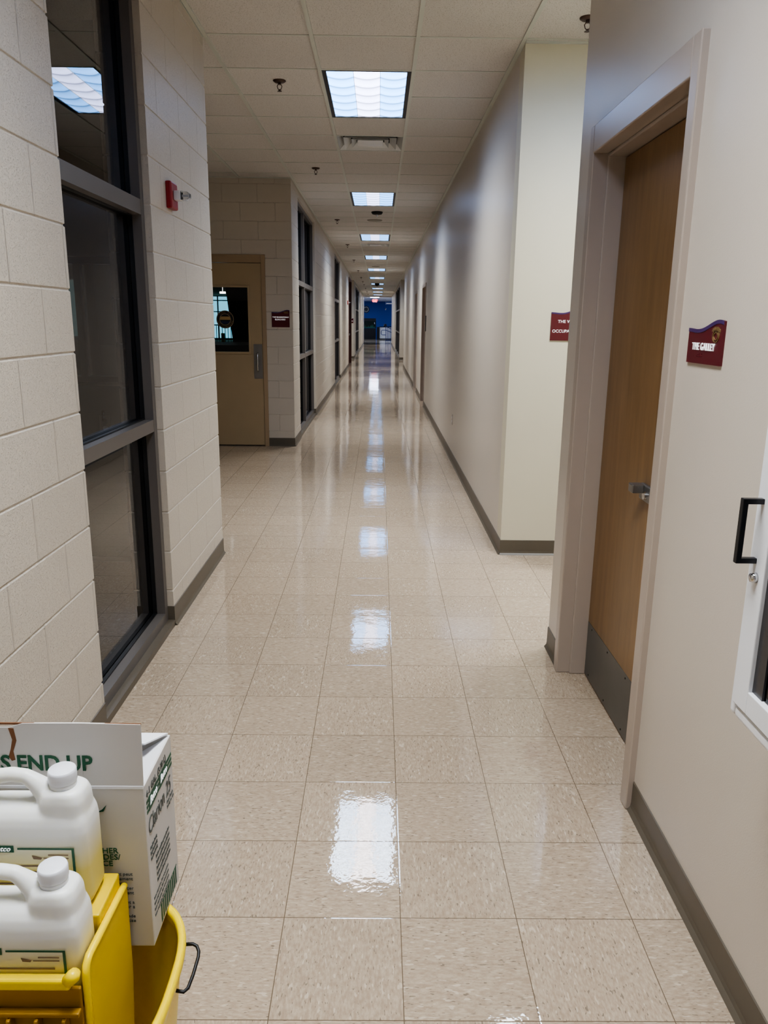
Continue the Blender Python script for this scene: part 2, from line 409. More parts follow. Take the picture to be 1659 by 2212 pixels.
# ceiling slab (tiles) – left clear where the troffers and vents sit
LIGHT_ROWS = [-15, -7, 1, 9, 17, 25, 33, 41, 49, 57, 65, 73]
VENTS = [4, 20, 39, 54]
bm = bmesh.new()
holes = []
for r in LIGHT_ROWS: holes.append((GX+G, GX+2*G, GY+G*r, GY+G*(r+2)))
for r in VENTS: holes.append((GX+G, GX+2*G, GY+G*r, GY+G*(r+1)))
holes.sort(key=lambda h: h[2]); y = -7.1
for h in holes:
    bx(bm, GX+G, GX+2*G, y, h[2], CZ, CZ+0.02); y = h[3]
bx(bm, GX+G, GX+2*G, y, END, CZ, CZ+0.02)
bx(bm, -5.1, GX+G, -7.1, END, CZ, CZ+0.02)
HL = (GX+3*G+0.0, GX+5*G, GY-2*G, GY-G)      # troffer of the side hall, seen only in the floor
bx(bm, GX+2*G, HL[0], -7.1, END, CZ, CZ+0.02); bx(bm, HL[0], HL[1], -7.1, HL[2], CZ, CZ+0.02); bx(bm, HL[0], HL[1], HL[3], END, CZ, CZ+0.02); bx(bm, HL[1], 6.1, -7.1, END, CZ, CZ+0.02)
struct('ceiling', bm, M['ceil'])
struct('ceiling', B((-5.1, 6.1, -7.1, END, CZ+0.115, CZ+0.13)), M['dark'])
# exposed T-bars
bm = bmesh.new(); tb = 0.012
xs = [GX+G*i for i in range(-6, 11)]
for i, x in enumerate(xs):
    y0, y1 = (-7.0, END)
    if x < GX-0.1: y0, y1 = 4.94, 9.45
    if x > GX+3*G+0.1: y0, y1 = 3.45, 4.96
    if x < -5 or x > 6: continue
    bx(bm, x-tb, x+tb, y0, y1, CZ-0.009, CZ)
struct('trim_1', bm, M['tbar'])
bm = bmesh.new(); k = -19
while GY+G*k < END:
    y = GY+G*k; x0, x1 = XL, XR; k += 1
    if 4.94 < y < 9.45: x0 = -5.0
    if 3.45 < y < 4.97: x1 = 6.0
    if 29.3 < y < 32.1: x0 = -3.2
    if 26.8 < y < 31.5: x1 = 3.0
    inl = any(h[2]+0.1 < y < h[3]-0.1 for h in holes)
    if inl: bx(bm, x0, GX+G, y-tb*0.8, y+tb*0.8, CZ-0.0032, CZ); bx(bm, GX+2*G, x1, y-tb*0.8, y+tb*0.8, CZ-0.0032, CZ)
    else: bx(bm, x0, x1, y-tb*0.8, y+tb*0.8, CZ-0.0032, CZ)
struct('trim_2', bm, M['tbar'])
# wall angle round the alcove and hall
struct('trim_3', B((-5.0, XL, 9.43, 9.45, CZ-0.012, CZ), (XR, 6.0, 4.945, 4.96, CZ-0.012, CZ), (XL-0.001, XL+0.003, -7, 4.94, CZ-0.012, CZ-0.004), (XR-0.003, XR+0.001, 4.96, 26.8, CZ-0.012, CZ-0.004)), M['tbar'])

# cove base
def cove(name, segs):
    """each run: (x0,y0,x1,y1, nx,ny) – wall foot line and the normal pointing into the room"""
    bm = bmesh.new(); prof = [(0, 0), (0.016, 0), (0.013, 0.004), (0.006, 0.012), (0.004, 0.026), (0.0035, 0.1), (0, 0.102)]
    for x0, y0, x1, y1, nx, ny in segs:
        a = [(x0+nx*d, y0+ny*d, z) for d, z in prof]; b = [(x1+nx*d, y1+ny*d, z) for d, z in prof]
        ring_loft(bm, [a, b])
    return struct(name, bm, M['base'])
cove('baseboard_left', [(XL, -7, XL, W1[0], 1, 0), (XL, W1[1]-0.004, XL, 4.944, 1, 0), (XL-0.06, W1[1], XL+0.004, W1[1], 0, -1), (XL, 9.446, XL, W2[0], 1, 0), (XL, W2[1]-0.004, XL, W3[0], 1, 0),
     (XL-0.06, W2[1], XL+0.004, W2[1], 0, -1), (XL-0.06, W3[1], XL+0.004, W3[1], 0, -1), (XL, W3[1]-0.004, XL, DK[0], 1, 0), (XL, DK[1], XL, A2[0], 1, 0), (XL, A2[1]-0.004, XL, W4[0], 1, 0), (XL, W4[1], XL, END, 1, 0),
     (D1[1], 9.45, XL+0.004, 9.45, 0, -1), (D1b[1], 9.45, D1[0], 9.45, 0, -1), (-5, 9.45, D1b[0], 9.45, 0, -1), (-3.2, 32.1, XL+0.004, 32.1, 0, -1)])
cove('baseboard_right', [(XR, -7, XR, DR[0], -1, 0), (XR, DR[1], XR, 3.454, -1, 0), (XR, 4.956, XR, RD[0][0], -1, 0), (XR, RD[0][1], XR, RD[1][0], -1, 0), (XR, RD[1][1], XR, 26.8, -1, 0),
     (XR-0.004, 4.96, 6.0, 4.96, 0, -1), (XR-0.004, 31.5, 3.0, 31.5, 0, -1), (XR, 31.5, XR, WR[0], -1, 0), (XR, WR[1], XR, END, -1, 0)])
# base strip under the storefront glazing
struct('trim_4', B((XL-0.07, XL+0.004, W1[0], W1[1], 0, 0.03), (XL-0.07, XL+0.004, W2[0], W2[1], 0, 0.03), (XL-0.07, XL+0.004, W3[0], W3[1], 0, 0.03), (XL-0.07, XL+0.004, W4[0], W4[1], 0, 0.03), (XR-0.004, XR+0.07, WR[0], WR[1], 0, 0.03)), M['base'])

# ------------------------------------------------------------------ storefront windows
wn_count = [0]
def storefront(y0, y1, cuts, glass='glass', side=-1, z0=0.03, z1=3.0, hb=((1.0, 1.056), (1.966, 2.03)), fw=0.05):
    wn_count[0] += 1
    X = XL if side < 0 else XR; s = side
    root = sroot('window_%d' % wn_count[0], (X+s*0.06, (y0+y1)/2, 0))
    a, b = X+s*0.03, X+s*0.14; gx = X+s*0.091
    bm = bmesh.new()
    ys = [y0]+list(cuts)+[y1]
    bx(bm, a, b, y0+0.004, y0+fw, z0, z1-0.002); bx(bm, a, b, y1-fw, y1-0.004, z0, z1-0.002)
    bx(bm, a, b, y0+fw, y1-fw, z0, z0+fw); bx(bm, a, b, y0+fw, y1-fw, z1-fw, z1-0.002)
    for c in cuts: bx(bm, a, b, c-fw/2, c+fw/2, z0+fw, z1-fw)
    zs = [z0+fw]; edges = [y0+fw]
    cols = []
    for i in range(len(ys)-1):
        l = ys[i]+(fw if i == 0 else fw/2); r = ys[i+1]-(fw if i == len(ys)-2 else fw/2); cols.append((l, r))
    for l, r in cols:
        for h0, h1 in hb: bx(bm, a+s*0.001, b-s*0.001, l, r, h0, h1)
    obj('window_frame', bm, M['alu'], root)
    rows = [(z0+fw, hb[0][0]), (hb[0][1], hb[1][0]), (hb[1][1], z1-fw)]
    for l, r in cols:
        for p, q in rows:
            g = bmesh.new(); w = 0.006
            for sgn in (0, 1):
                xa = gx-s*0.02 if sgn == 0 else gx+s*0.002; xb = xa+s*0.018
                bx(g, xa, xb, l, l+w, p, q); bx(g, xa, xb, r-w, r, p, q); bx(g, xa, xb, l+w, r-w, p, p+w); bx(g, xa, xb, l+w, r-w, q-w, q)
            gk = obj('gasket', g, M['black'], root)
            v = bmesh.new(); vs = [v.verts.new((gx, yy, zz)) for yy, zz in ((l, p), (r, p), (r, q), (l, q))]; v.faces.new(vs)
            obj('pane', v, M[glass], root)
    return root
storefront(W1[0], W1[1], [])
storefront(W2[0], W2[1], [11.3], 'glass_dark')
storefront(W3[0], W3[1], [19.55], 'glass_dark')
storefront(W4[0], W4[1], [36.5, 38.7], 'glass_dark')
storefront(WR[0], WR[1], [35.4, 38.4], 'glass_dark', side=1)
# maroon framed opening further down the left wall
r_ = sroot('door_4', (XL, 27.8, 0))
obj('door_frame', B((XL-0.15, XL+0.012, DK[0], DK[0]+0.06, 0, 2.93), (XL-0.15, XL+0.012, DK[1]-0.06, DK[1], 0, 2.93), (XL-0.15, XL+0.012, DK[0]+0.06, DK[1]-0.06, 2.87, 2.93)), simple('maroon_frame', (96, 56, 48), 0.4), r_)
obj('mid_rail', B((XL-0.09, XL-0.04, DK[0]+0.06, DK[1]-0.06, 1.0, 1.06)), M['alu'], r_)
obj('pane', B((XL-0.1, XL-0.095, DK[0]+0.06, DK[1]-0.06, 0.0, 2.87)), M['laminate'], r_)
# inner window between the glazed room and the alcove
r_ = sroot('window_6', (-2.15, 4.84, 1.13))
bm = B((-2.9, -1.42, 4.80, 4.88, 1.13, 1.17), (-2.9, -1.42, 4.80, 4.88, 1.83, 1.87), (-2.9, -2.86, 4.8, 4.88, 1.17, 1.83), (-1.46, -1.42, 4.8, 4.88, 1.17, 1.83), (-1.83, -1.79, 4.8, 4.88, 1.17, 1.83))
obj('window_frame', bm, M['casing'], r_)
obj('sill', B((-2.9, -1.42, 4.70, 4.80, 1.12, 1.135)), M['wall_y'], r_)
obj('pane', B((-2.86, -1.83, 4.838, 4.842, 1.17, 1.83)), M['glass_dark'], r_)
obj('pane', B((-1.79, -1.46, 4.838, 4.842, 1.17, 1.83)), M['glass_dark'], r_)
bm = bmesh.new(); cyl(bm, (-1.97, 4.792, 1.50), (0, 1, 0), 0.085, 0.005, 40)
tag(obj('round_sign', bm, M['teal'], None), 'round teal board on the dim inner window behind the near glass', 'sign')

# ------------------------------------------------------------------ ceiling fixtures
ORD = ['first', 'second', 'third', 'fourth', 'fifth', 'sixth', 'seventh', 'eighth', 'ninth', 'tenth', 'eleventh', 'twelfth']
def troffer(lx, ly, label, rot=False, group='recessed lights down the corridor ceiling'):
    t = thing('ceiling_light', label, 'ceiling light', (lx, ly, CZ), group)
    w, l = G/2-0.013, G-0.013
    def P(*b):
        bm = bmesh.new()
        for q in b: bx(bm, *q)
        return bm
    # black edged tray
    fr = obj('light_frame', P((-w, -w+0.026, -l, l, -0.002, 0.05), (w-0.026, w, -l, l, -0.002, 0.05), (-w+0.026, w-0.026, -l, -l+0.022, -0.002, 0.05), (-w+0.026, w-0.026, l-0.014, l, -0.002, 0.05), (-w, w, -l, l, 0.05, 0.055)), M['black'])
    v = bmesh.new(); v.faces.new([v.verts.new(p) for p in ((-w+0.026, -l+0.022, 0.004), (-w+0.026, l-0.014, 0.004), (w-0.026, l-0.014, 0.004), (w-0.026, -l+0.022, 0.004))])
    ln = obj('diffuser', v, M['lens'])
    dv = obj('divider', P((-0.0895, -0.0870, -l+0.022, l-0.014, 0.0, 0.0035)), M['grille'])
    dv2 = obj('divider', P((0.0870, 0.0895, -l+0.022, l-0.014, 0.0, 0.0035)), M['grille'])
    for o in (fr, ln, dv, dv2): o.parent = t
    if rot: t.rotation_euler = (0, 0, PI/2)
    return t
c0x = GX+1.5*G
first = troffer(c0x, GY+G*2, 'first recessed ceiling light, largest, nearest over the corridor')
n = 1
for r in LIGHT_ROWS:
    if r == 1: continue
    if r < 0: dup(first, (0, G*(r-1), 0), 'recessed ceiling light behind the mop bucket end, out of the view', 'lights behind the view'); continue
    n_ = (r-1)//8
    dup(first, (0, G*(r-1), 0), '%s recessed ceiling light counted from the near end of the corridor' % ORD[n_])
troffer((HL[0]+HL[1])/2, (HL[2]+HL[3])/2, 'recessed ceiling light over the side hall, mirrored at the bottom edge of the floor', True, 'hall lights')
dup(first, (3.35, -1.2, 0), 'recessed ceiling light deeper in the side hall', 'hall lights')

def vent(row, label):
    t = thing('ceiling_vent', label, 'vent', (c0x, GY+G*(row+0.5), CZ), 'stepped square air vents in the ceiling')
    h = G/2-0.012
    def fr(a, b, z0, z1):   # square ring sloping inwards
        bm = bmesh.new()
        R = [[(-a, -a, z0), (a, -a, z0), (a, a, z0), (-a, a, z0)], [(-b, -b, z1), (b, -b, z1), (b, b, z1), (-b, b, z1)], [(-b, -b, z1+0.004), (b, -b, z1+0.004), (b, b, z1+0.004), (-b, b, z1+0.004)], [(-a, -a, z0+0.004), (a, -a, z0+0.004), (a, a, z0+0.004), (-a, a, z0+0.004)]]
        ring_loft(bm, R+[R[0]], False, False); return bm
    a = obj('vent_frame', fr(h, h-0.045, 0.0, 0.045), M['grille'])
    b = obj('cone_ring', fr(h-0.055, h-0.115, -0.004, 0.04), M['grille'])
    c = obj('cone_ring', fr(h-0.125, h-0.165, -0.004, 0.035), M['grille'])
    bm = bmesh.new(); bx(bm, -h+0.175, h-0.175, -h+0.175, h-0.175, 0.0, 0.006); d = obj('center_plate', bm, M['grille'], None, 0.003)
    e = obj('backing', B((-h, h, -h, h, 0.07, 0.075)), M['dark'])
    for o in (a, b, c, d, e): o.parent = t
    return t
v0 = vent(VENTS[0], 'stepped square ceiling vent just beyond the first ceiling light')
for r, w in zip(VENTS[1:], ('just beyond the third ceiling light', 'just before the sixth ceiling light', 'between the seventh and eighth ceiling lights')):
    dup(v0, (0, G*(r-VENTS[0]), 0), 'stepped square ceiling vent '+w)

def sprinkler(x, y, label):
    t = thing('sprinkler_head', label, 'sprinkler', (x, y, CZ), 'fire sprinkler heads hanging from the ceiling')
    bm = bmesh.new(); tube(bm, [(0, 0, 0.004), (0, 0, -0.004), (0, 0, -0.012), (0, 0, -0.014)], [0.042, 0.044, 0.034, 0.018], 24); a = obj('escutcheon', bm, M['sprk'], None, 0, True)
    bm = bmesh.new(); tube(bm, [(0, 0, -0.01), (0, 0, -0.026)], 0.010, 12)
    tube(bm, [(0.009, 0, -0.024), (0.016, 0, -0.036), (0.011, 0, -0.052), (0.0, 0, -0.060)], 0.0028, 6); tube(bm, [(-0.009, 0, -0.024), (-0.016, 0, -0.036), (-0.011, 0, -0.052), (0.0, 0, -0.060)], 0.0028, 6)
    tube(bm, [(0, 0, -0.055), (0, 0, -0.066)], 0.006, 10)
    b = obj('yoke', bm, M['sprk'])
    bm = bmesh.new(); tube(bm, [(0, 0, -0.064), (0, 0, -0.067)], [0.013, 0.016], 16); c = obj('deflector', bm, M['sprk'])
    for o in (a, b, c): o.parent = t
    return t
SP = [5.78, 8.86, 13.16, 17.32, 21.6, 26.0, 30.1, 33.1, 35.9, 39.7, 44.3, 48.5]
s0 = sprinkler(-0.695, SP[0], 'first ceiling sprinkler head, left of the nearest ceiling light')
for i, y in enumerate(SP[1:]):
    dup(s0, (0, y-SP[0], 0), '%s ceiling sprinkler head counted from the near end of the row' % ORD[i+1])
dup(s0, (1.094+0.695, 4.592-SP[0], 0), 'ceiling sprinkler head at the top right, before the pale hall wall')

t = thing('smoke_detector', 'dark round ceiling detector beyond the second ceiling light', 'detector', (-0.049, 12.2, CZ))
bm = bmesh.new(); tube(bm, [(0, 0, 0), (0, 0, -0.015), (0, 0, -0.035), (0, 0, -0.042)], [0.085, 0.085, 0.07, 0.04], 28); o = obj('housing', bm, M['black'], None, 0, True); o.parent = t
bm = bmesh.new(); tube(bm, [(0, 0, -0.042), (0, 0, -0.07)], 0.012, 12); o = obj('indicator', bm, M['white']); o.parent = t
for y, l, x in ((13.18, 'flat round grey ceiling speaker beyond the dark detector', -0.09), (24.1, 'flat round ceiling speaker far down, between fourth and fifth lights', -0.12)):
    bm = bmesh.new(); tube(bm, [(x, y, CZ), (x, y, CZ-0.012)], [0.125, 0.11], 28); tag(obj('ceiling_speaker', bm, simple('speaker_grey', (150, 145, 134), 0.6)), l, 'speaker')
bm = bmesh.new(); tube(bm, [(-0.11, 34.6, CZ+0.004), (-0.11, 34.6, CZ-0.05), (-0.11, 34.6, CZ-0.10), (-0.11, 34.6, CZ-0.13)], [0.10, 0.10, 0.085, 0.03], 20)
tag(obj('dome_camera', bm, M['black'], None, 0, True), 'black dome camera hanging in front of the seventh ceiling light', 'camera')

# ------------------------------------------------------------------ fire strobes
def strobe(y, z, label):
    t = thing('fire_strobe', label, 'alarm', (XL, y, z), 'red fire strobes on the left wall')
    p = obj('plate', B((-0.003, 0.028, -0.06, 0.06, -0.062, 0.062)), M['red'], None, 0.008); p.parent = t
    p = obj('strobe_body', B((0.028, 0.062, -0.028, 0.028, -0.022, 0.022)), M['white'], None, 0.004); p.parent = t
    bm = bmesh.new(); ring_loft(bm, [[(0.062, -0.026, -0.02), (0.062, 0.026, -0.02), (0.062, 0.026, 0.02), (0.062, -0.026, 0.02)], [(0.092, -0.022, -0.018), (0.092, 0.022, -0.018), (0.092, 0.022, 0.018), (0.092, -0.022, 0.018)], [(0.104, -0.012, -0.01), (0.104, 0.012, -0.01), (0.104, 0.012, 0.01), (0.104, -0.012, 0.01)]])
    p = obj('lens', bm, M['clear']); p.parent = t
    bm = bmesh.new(); tube(bm, [(0.064, 0, 0), (0.095, 0, 0)], 0.006, 8); p = obj('flash_tube', bm, M['white']); p.parent = t
    return t
st = strobe(4.01, 2.10, 'red fire strobe with clear lens on the block pier beside the near window')
dup(st, (0, 25.6-4.01, -0.02), 'tiny fire strobe far down the left block wall, before the dark maroon framed opening')

# ------------------------------------------------------------------ signs
def sign_shape(w, h, wave, n=24):
    """outline: flat bottom, top edge dips on the left and crests on the right"""
    pts = [(0, 0), (w, 0)]
    for k in range(n, -1, -1):
        s = k/n; pts.append((s*w, h+wave*(-0.42*sin(PI*min(1, s/0.42))*(1 if s < 0.42 else 0)+(sin(PI*(s-0.42)/0.78)*0.95 if s >= 0.42 else 0))))
    return pts
def wavy(w, h, d, n=32, low=0.0):
    pts = [(0, low), (w, low)]
    for k in range(n, -1, -1):
        s = k/n
        e = s*s*(3-2*s)
        z = h+d*(1.15*e-0.55*sin(PI*s)**2*(1-s)*1.5)-d*0.25*max(0, (s-0.8)/0.2)**2
        pts.append((s*w, z))
    return pts
def sign(name, label, o, right, w, h, d, th=0.006, parts=True):
    o = Vector(o); right = Vector(right); up = Vector((0, 0, 1)); n = right.cross(up)
    t = thing(name, label, 'sign', o)
    f = lambda a, b: o+right*a+up*b
    bm = bmesh.new(); prism(bm, wavy(w, h, d), f, n*th); p = obj('sign_plate', bm, M['maroon'], t)
    bm = bmesh.new(); top = wavy(w, h, d)[2:]; poly = [(a, b+0.0008) for a, b in top]+[(a, b-0.0085) for a, b in reversed(top)]
    prism(bm, poly, lambda a, b: f(a, b)+n*th, n*0.0012); obj('edge_band', bm, M['purple'], t)
    return t, f, n, th
# galley
t, f, n, th = sign('door_sign', 'maroon wavy-topped THE GALLEY sign beside the wooden door', (XR, 2.092, 1.424), (0, -1, 0), 0.209, 0.088, 0.020)
text('lettering', 'THE GALLEY', 0.0265, M['ink'], t, f(0.0330, 0.034)+n*(th+0.001), (0, -1, 0), (0, 0, 1), bold=0.0, sx=0.86, spacing=1.1, ext=0.0012)
text('braille', '.: .:. .:', 0.016, M['maroon'], t, f(0.066, 0.018)+n*(th+0.001), (0, -1, 0), (0, 0, 1), bold=0.01)
bm = bmesh.new()
for k in range(9):
    a0 = PI*k/9; a1 = PI*(k+0.8)/9
    prism(bm, [(0.170, 0.082), (0.170+0.024*cos(a0), 0.080+0.013*sin(a0)), (0.170+0.024*cos(a1), 0.080+0.013*sin(a1))], lambda a, b: f(a, b)+n*th, n*0.0018)
def ringy(bm, cx, cz, r0, r1, f, n, N=28):
    for k in range(N):
        a, b = 2*PI*k/N, 2*PI*(k+1)/N
        prism(bm, [(cx+r0*cos(a), cz+r0*sin(a)*0.8), (cx+r1*cos(a), cz+r1*sin(a)*0.8), (cx+r1*cos(b), cz+r1*sin(b)*0.8), (cx+r0*cos(b), cz+r0*sin(b)*0.8)], lambda x, y: f(x, y)+n*th, n*0.0018)
ringy(bm, 0.170, 0.070, 0.010, 0.0125, f, n); ringy(bm, 0.170, 0.070, 0.017, 0.0195, f, n)
obj('emblem', bm, M['brass'], t)
# hall sign
t, f, n, th = sign('door_sign', 'maroon wavy-topped sign THE W... OCCUPANCY on the pale hall wall, cut by the near corner', (1.077, 4.96, 1.414), (1, 0, 0), 0.222, 0.172, 0.030)
o1 = text('lettering', 'THE WHARF', 0.026, M['ink'], None, f(0.043, 0.108)+n*(th+0.001), (1, 0, 0), (0, 0, 1), bold=0.006, spacing=1.05)
o2 = text('lettering', 'OCCUPANCY', 0.026, M['ink'], None, f(0.010, 0.049)+n*(th+0.001), (1, 0, 0), (0, 0, 1), bold=0.006, spacing=1.02)
for o_ in (o1, o2): o_.parent = t; o_.matrix_parent_inverse = parent_inv(t)
# bleachers
t, f, n, th = sign('door_sign', 'maroon wavy-topped THE BOARDWALK BLEACHERS sign right of the tan door', (-1.281, 9.45, 1.434), (1, 0, 0), 0.212, 0.172, 0.026)
o1 = text('l', 'THE BOARDWALK', 0.0235, M['ink'], None, f(0.106, 0.108)+n*(th+0.001), (1, 0, 0), (0, 0, 1), 'CENTER', bold=0.004)
o2 = text('l', 'BLEACHERS', 0.0235, M['ink'], None, f(0.100, 0.081)+n*(th+0.001), (1, 0, 0), (0, 0, 1), 'CENTER', bold=0.004)
for o_ in (o1, o2): o_.name = 'lettering'; o_.parent = t; o_.matrix_parent_inverse = parent_inv(t)
obj('emblem', B(*[(-1.281+a, -1.281+b, 9.45-th-0.002, 9.45-th, 1.434+c, 1.434+c+0.004) for a, b, c in ((0.140, 0.195, 0.176), (0.145, 0.190, 0.168), (0.150, 0.200, 0.160))]), M['brass'], t)
# far small signs
t, f, n, th = sign('door_sign', 'small maroon sign on the wall of the far left alcove', (-1.15, 32.1, 1.42), (1, 0, 0), 0.10, 0.17, 0.02)
obj('lettering', B((-1.13, -1.07, 32.1-th-0.002, 32.1-th, 1.49, 1.51)), M['ink'], t)
bm = B((XR-0.012, XR, 14.02, 14.14, 1.35, 1.62)); tag(obj('door_sign', bm, M['laminate'], None, 0.002), 'dark narrow sign beside the first recessed door on the right wall', 'sign')

# ------------------------------------------------------------------ near right wooden door
dr = sroot('door_1', (XR, 2.7, 0))
y0, y1 = DR; X = XR
bm = bmesh.new()
fx0, fx1 = X-0.022, X+0.155
# painted steel frame: face returns, rabbet and stop
bx(bm, fx0, fx1-0.055, y1-0.055, y1, 0, 2.25); bx(bm, fx0, fx1-0.055, y0, y0+0.055, 0, 2.25); bx(bm, fx0, fx1-0.055, y0+0.055, y1-0.055, 2.15, 2.25)
bx(bm, X+0.035, X+0.155, y1-0.068, y1-0.055, 0, 2.15); bx(bm, X+0.035, X+0.155, y0+0.055, y0+0.068, 0, 2.15); bx(bm, X+0.035, X+0.155, y0+0.068, y1-0.068, 2.137, 2.15)
bx(bm, fx1-0.055, fx1, y1-0.06, y1-0.02, 0, 2.23); bx(bm, fx1-0.055, fx1, y0+0.02, y0+0.06, 0, 2.23)
obj('door_frame', bm, M['casing'], dr, 0.004)
obj('door_leaf', B((X+0.10, X+0.145, y0+0.071, y1-0.072, 0.006, 2.133)), M['wood'], dr, 0.002)
obj('shadow_gap', B((X+0.115, X+0.15, y1-0.0715, y1-0.069, 0.0, 2.135)), M['black'], dr)
obj('kick_plate', B((X+0.0985, X+0.10, y0+0.08, y1-0.078, 0.012, 0.256)), M['kick'], dr)
bm = B((X+0.092, X+0.10, 2.485, 2.505, 1.29, 1.94), (X+0.092, X+0.10, 2.34, 2.36, 1.29, 1.94), (X+0.092, X+0.10, 2.36, 2.485, 1.29, 1.31), (X+0.092, X+0.10, 2.36, 2.485, 1.92, 1.94))
vf = obj('lite_frame', bm, M['wood_red'], dr, 0.002)
obj('pane', B((X+0.097, X+0.1, 2.36, 2.485, 1.31, 1.92)), M['laminate'], vf)
h = obj('door_pull', B((X+0.085, X+0.10, 2.5, 2.62, 0.93, 0.985), (X+0.045, X+0.085, 2.575, 2.62, 0.955, 0.985)), M['steel'], dr, 0.003)
bm = bmesh.new(); cyl(bm, (X+0.086, 2.545, 0.955), (-1, 0, 0), 0.014, 0.012, 18); obj('lock_cylinder', bm, M['chrome'], h)
bm = bmesh.new()
for z in (0.03, 0.24):
    for y in (2.4, 2.62, 2.85, 3.08): cyl(bm, (X+0.0986, y, z), (-1, 0, 0), 0.004, 0.0012, 8)
obj('screw', bm, M['dark'], dr)

# recessed doors along the right wall
for i, (a, b) in enumerate(RD):
    d = sroot('door_%d' % (i+2), (XR, (a+b)/2, 0)); zt = (2.19, 2.18)[i]
    obj('door_frame', B((XR-0.012, XR+0.15, a, a+0.05, 0, zt), (XR-0.012, XR+0.15, b-0.05, b, 0, zt), (XR-0.012, XR+0.15, a+0.05, b-0.05, zt-0.06, zt)), M['casing'], d)
    obj('door_leaf', B((XR+0.10, XR+0.14, a+0.05, b-0.05, 0.005, zt-0.06)), M['wood_dark'], d)
    bm = bmesh.new(); tube(bm, [(XR+0.10, a+0.14, 0.98), (XR+0.05, a+0.14, 0.98), (XR+0.045, a+0.22, 0.98)], 0.009, 8); obj('handle', bm, M['steel'], d)

# ------------------------------------------------------------------ bleacher door in the alcove
dr = sroot('door_5', ((D1[0]+D1[1])/2, 9.45, 0)); a, b = D1
obj('door_frame', B((a, a+0.05, 9.435, 9.6, 0, 2.257), (b-0.05, b, 9.435, 9.6, 0, 2.257), (a+0.05, b-0.05, 9.435, 9.6, 2.165, 2.257)), M['casing_tan'], dr, 0.003)
L0, L1, Z0, Z1 = a+0.07, b-0.215, 1.14, 1.885     # glazed opening
lx0, lx1 = a+0.053, b-0.053
lf = obj('door_leaf', B((lx0, L0, 9.45, 9.495, 0.012, 2.16), (L1, lx1, 9.45, 9.495, 0.012, 2.16), (L0, L1, 9.45, 9.495, 0.012, Z0), (L0, L1, 9.45, 9.495, Z1, 2.16)), M['door_tan'], dr)
obj('lite_frame', B((L1-0.002, L1+0.026, 9.438, 9.45, Z0-0.026, Z1+0.024), (L0, L0+0.02, 9.438, 9.45, Z0-0.026, Z1+0.024), (L0+0.02, L1-0.002, 9.438, 9.45, Z0-0.026, Z0), (L0+0.02, L1-0.002, 9.438, 9.45, Z1, Z1+0.024)), M['door_tan'], dr, 0.003)
obj('pane', B((L0, L1, 9.47, 9.474, Z0, Z1)), M['glass_clear'], dr)
pp = obj('pull_plate', B((-1.508, -1.405, 9.446, 9.45, 0.823, 1.232)), M['steel'], dr, 0.001)
bm = bmesh.new(); tube(bm, [(-1.457, 9.447, 1.13), (-1.457, 9.415, 1.128), (-1.457, 9.40, 1.11), (-1.457, 9.40, 0.935), (-1.457, 9.415, 0.915), (-1.457, 9.447, 0.912)], 0.0085, 10); obj('pull_handle', bm, M['chrome'], pp, 0, True)
# second door further left, seen through the inner window
dr = sroot('door_6', ((D1b[0]+D1b[1])/2, 9.45, 0)); a, b = D1b
obj('door_frame', B((a, a+0.05, 9.435, 9.6, 0, 2.257), (b-0.05, b, 9.435, 9.6, 0, 2.257), (a+0.05, b-0.05, 9.435, 9.6, 2.165, 2.257)), M['casing_tan'], dr)
obj('door_leaf', B((a+0.053, -3.72, 9.45, 9.495, 0.012, 2.16), (-3.56, b-0.053, 9.45, 9.495, 0.012, 2.16), (-3.72, -3.56, 9.45, 9.495, 0.012, 1.3), (-3.72, -3.56, 9.45, 9.495, 1.95, 2.16)), M['door_tan'], dr)
obj('pane', B((-3.72, -3.56, 9.47, 9.474, 1.3, 1.95)), mat_emit('daylight_lite', (150, 190, 190), 0.4), dr)
# town seal decal on the bleacher door glass
sc = Vector((-1.840, 9.466, 1.516)); R = 0.105
t = thing('round_seal', 'round dark town seal with tan landscape stuck on the tan door glass', 'seal', sc)
bm = bmesh.new(); cyl(bm, sc, (0, -1, 0), R, 0.0015, 48); obj('disc', bm, simple('seal_black', (22, 18, 18), 0.5), t)
bm = bmesh.new()
for r0, r1 in ((R*0.93, R*0.985), (R*0.60, R*0.65)):
    for k in range(40):
        a0, a1 = 2*PI*k/40, 2*PI*(k+1)/40
        prism(bm, [(r0*cos(a0), r0*sin(a0)), (r1*cos(a0), r1*sin(a0)), (r1*cos(a1), r1*sin(a1)), (r0*cos(a1), r0*sin(a1))], lambda x, y: sc+Vector((x, -0.0016, y)), (0, -0.0008, 0))
obj('seal_ring', bm, simple('seal_tan', (168, 146, 112), 0.5), t)
def halfdisc(z0, z1, wob=0.0):
    pts = []; r = R*0.58
    for k in range(13):
        z = z0+(z1-z0)*k/12; pts.append((math.sqrt(max(0, r*r-z*z)), z))
    for k in range(12, -1, -1):
        z = z0+(z1-z0)*k/12; pts.append((-math.sqrt(max(0, r*r-z*z)), z))
    return pts
bm = bmesh.new(); prism(bm, halfdisc(-0.004, 0.034), lambda x, y: sc+Vector((x, -0.0016, y)), (0, -0.0008, 0)); obj('seal_hills', bm, simple('seal_sand', (176, 146, 96), 0.5), t)
bm = bmesh.new(); prism(bm, halfdisc(-0.05, -0.018), lambda x, y: sc+Vector((x, -0.0016, y)), (0, -0.0008, 0)); obj('seal_water', bm, simple('seal_navy', (24, 34, 66), 0.5), t)
lets = []
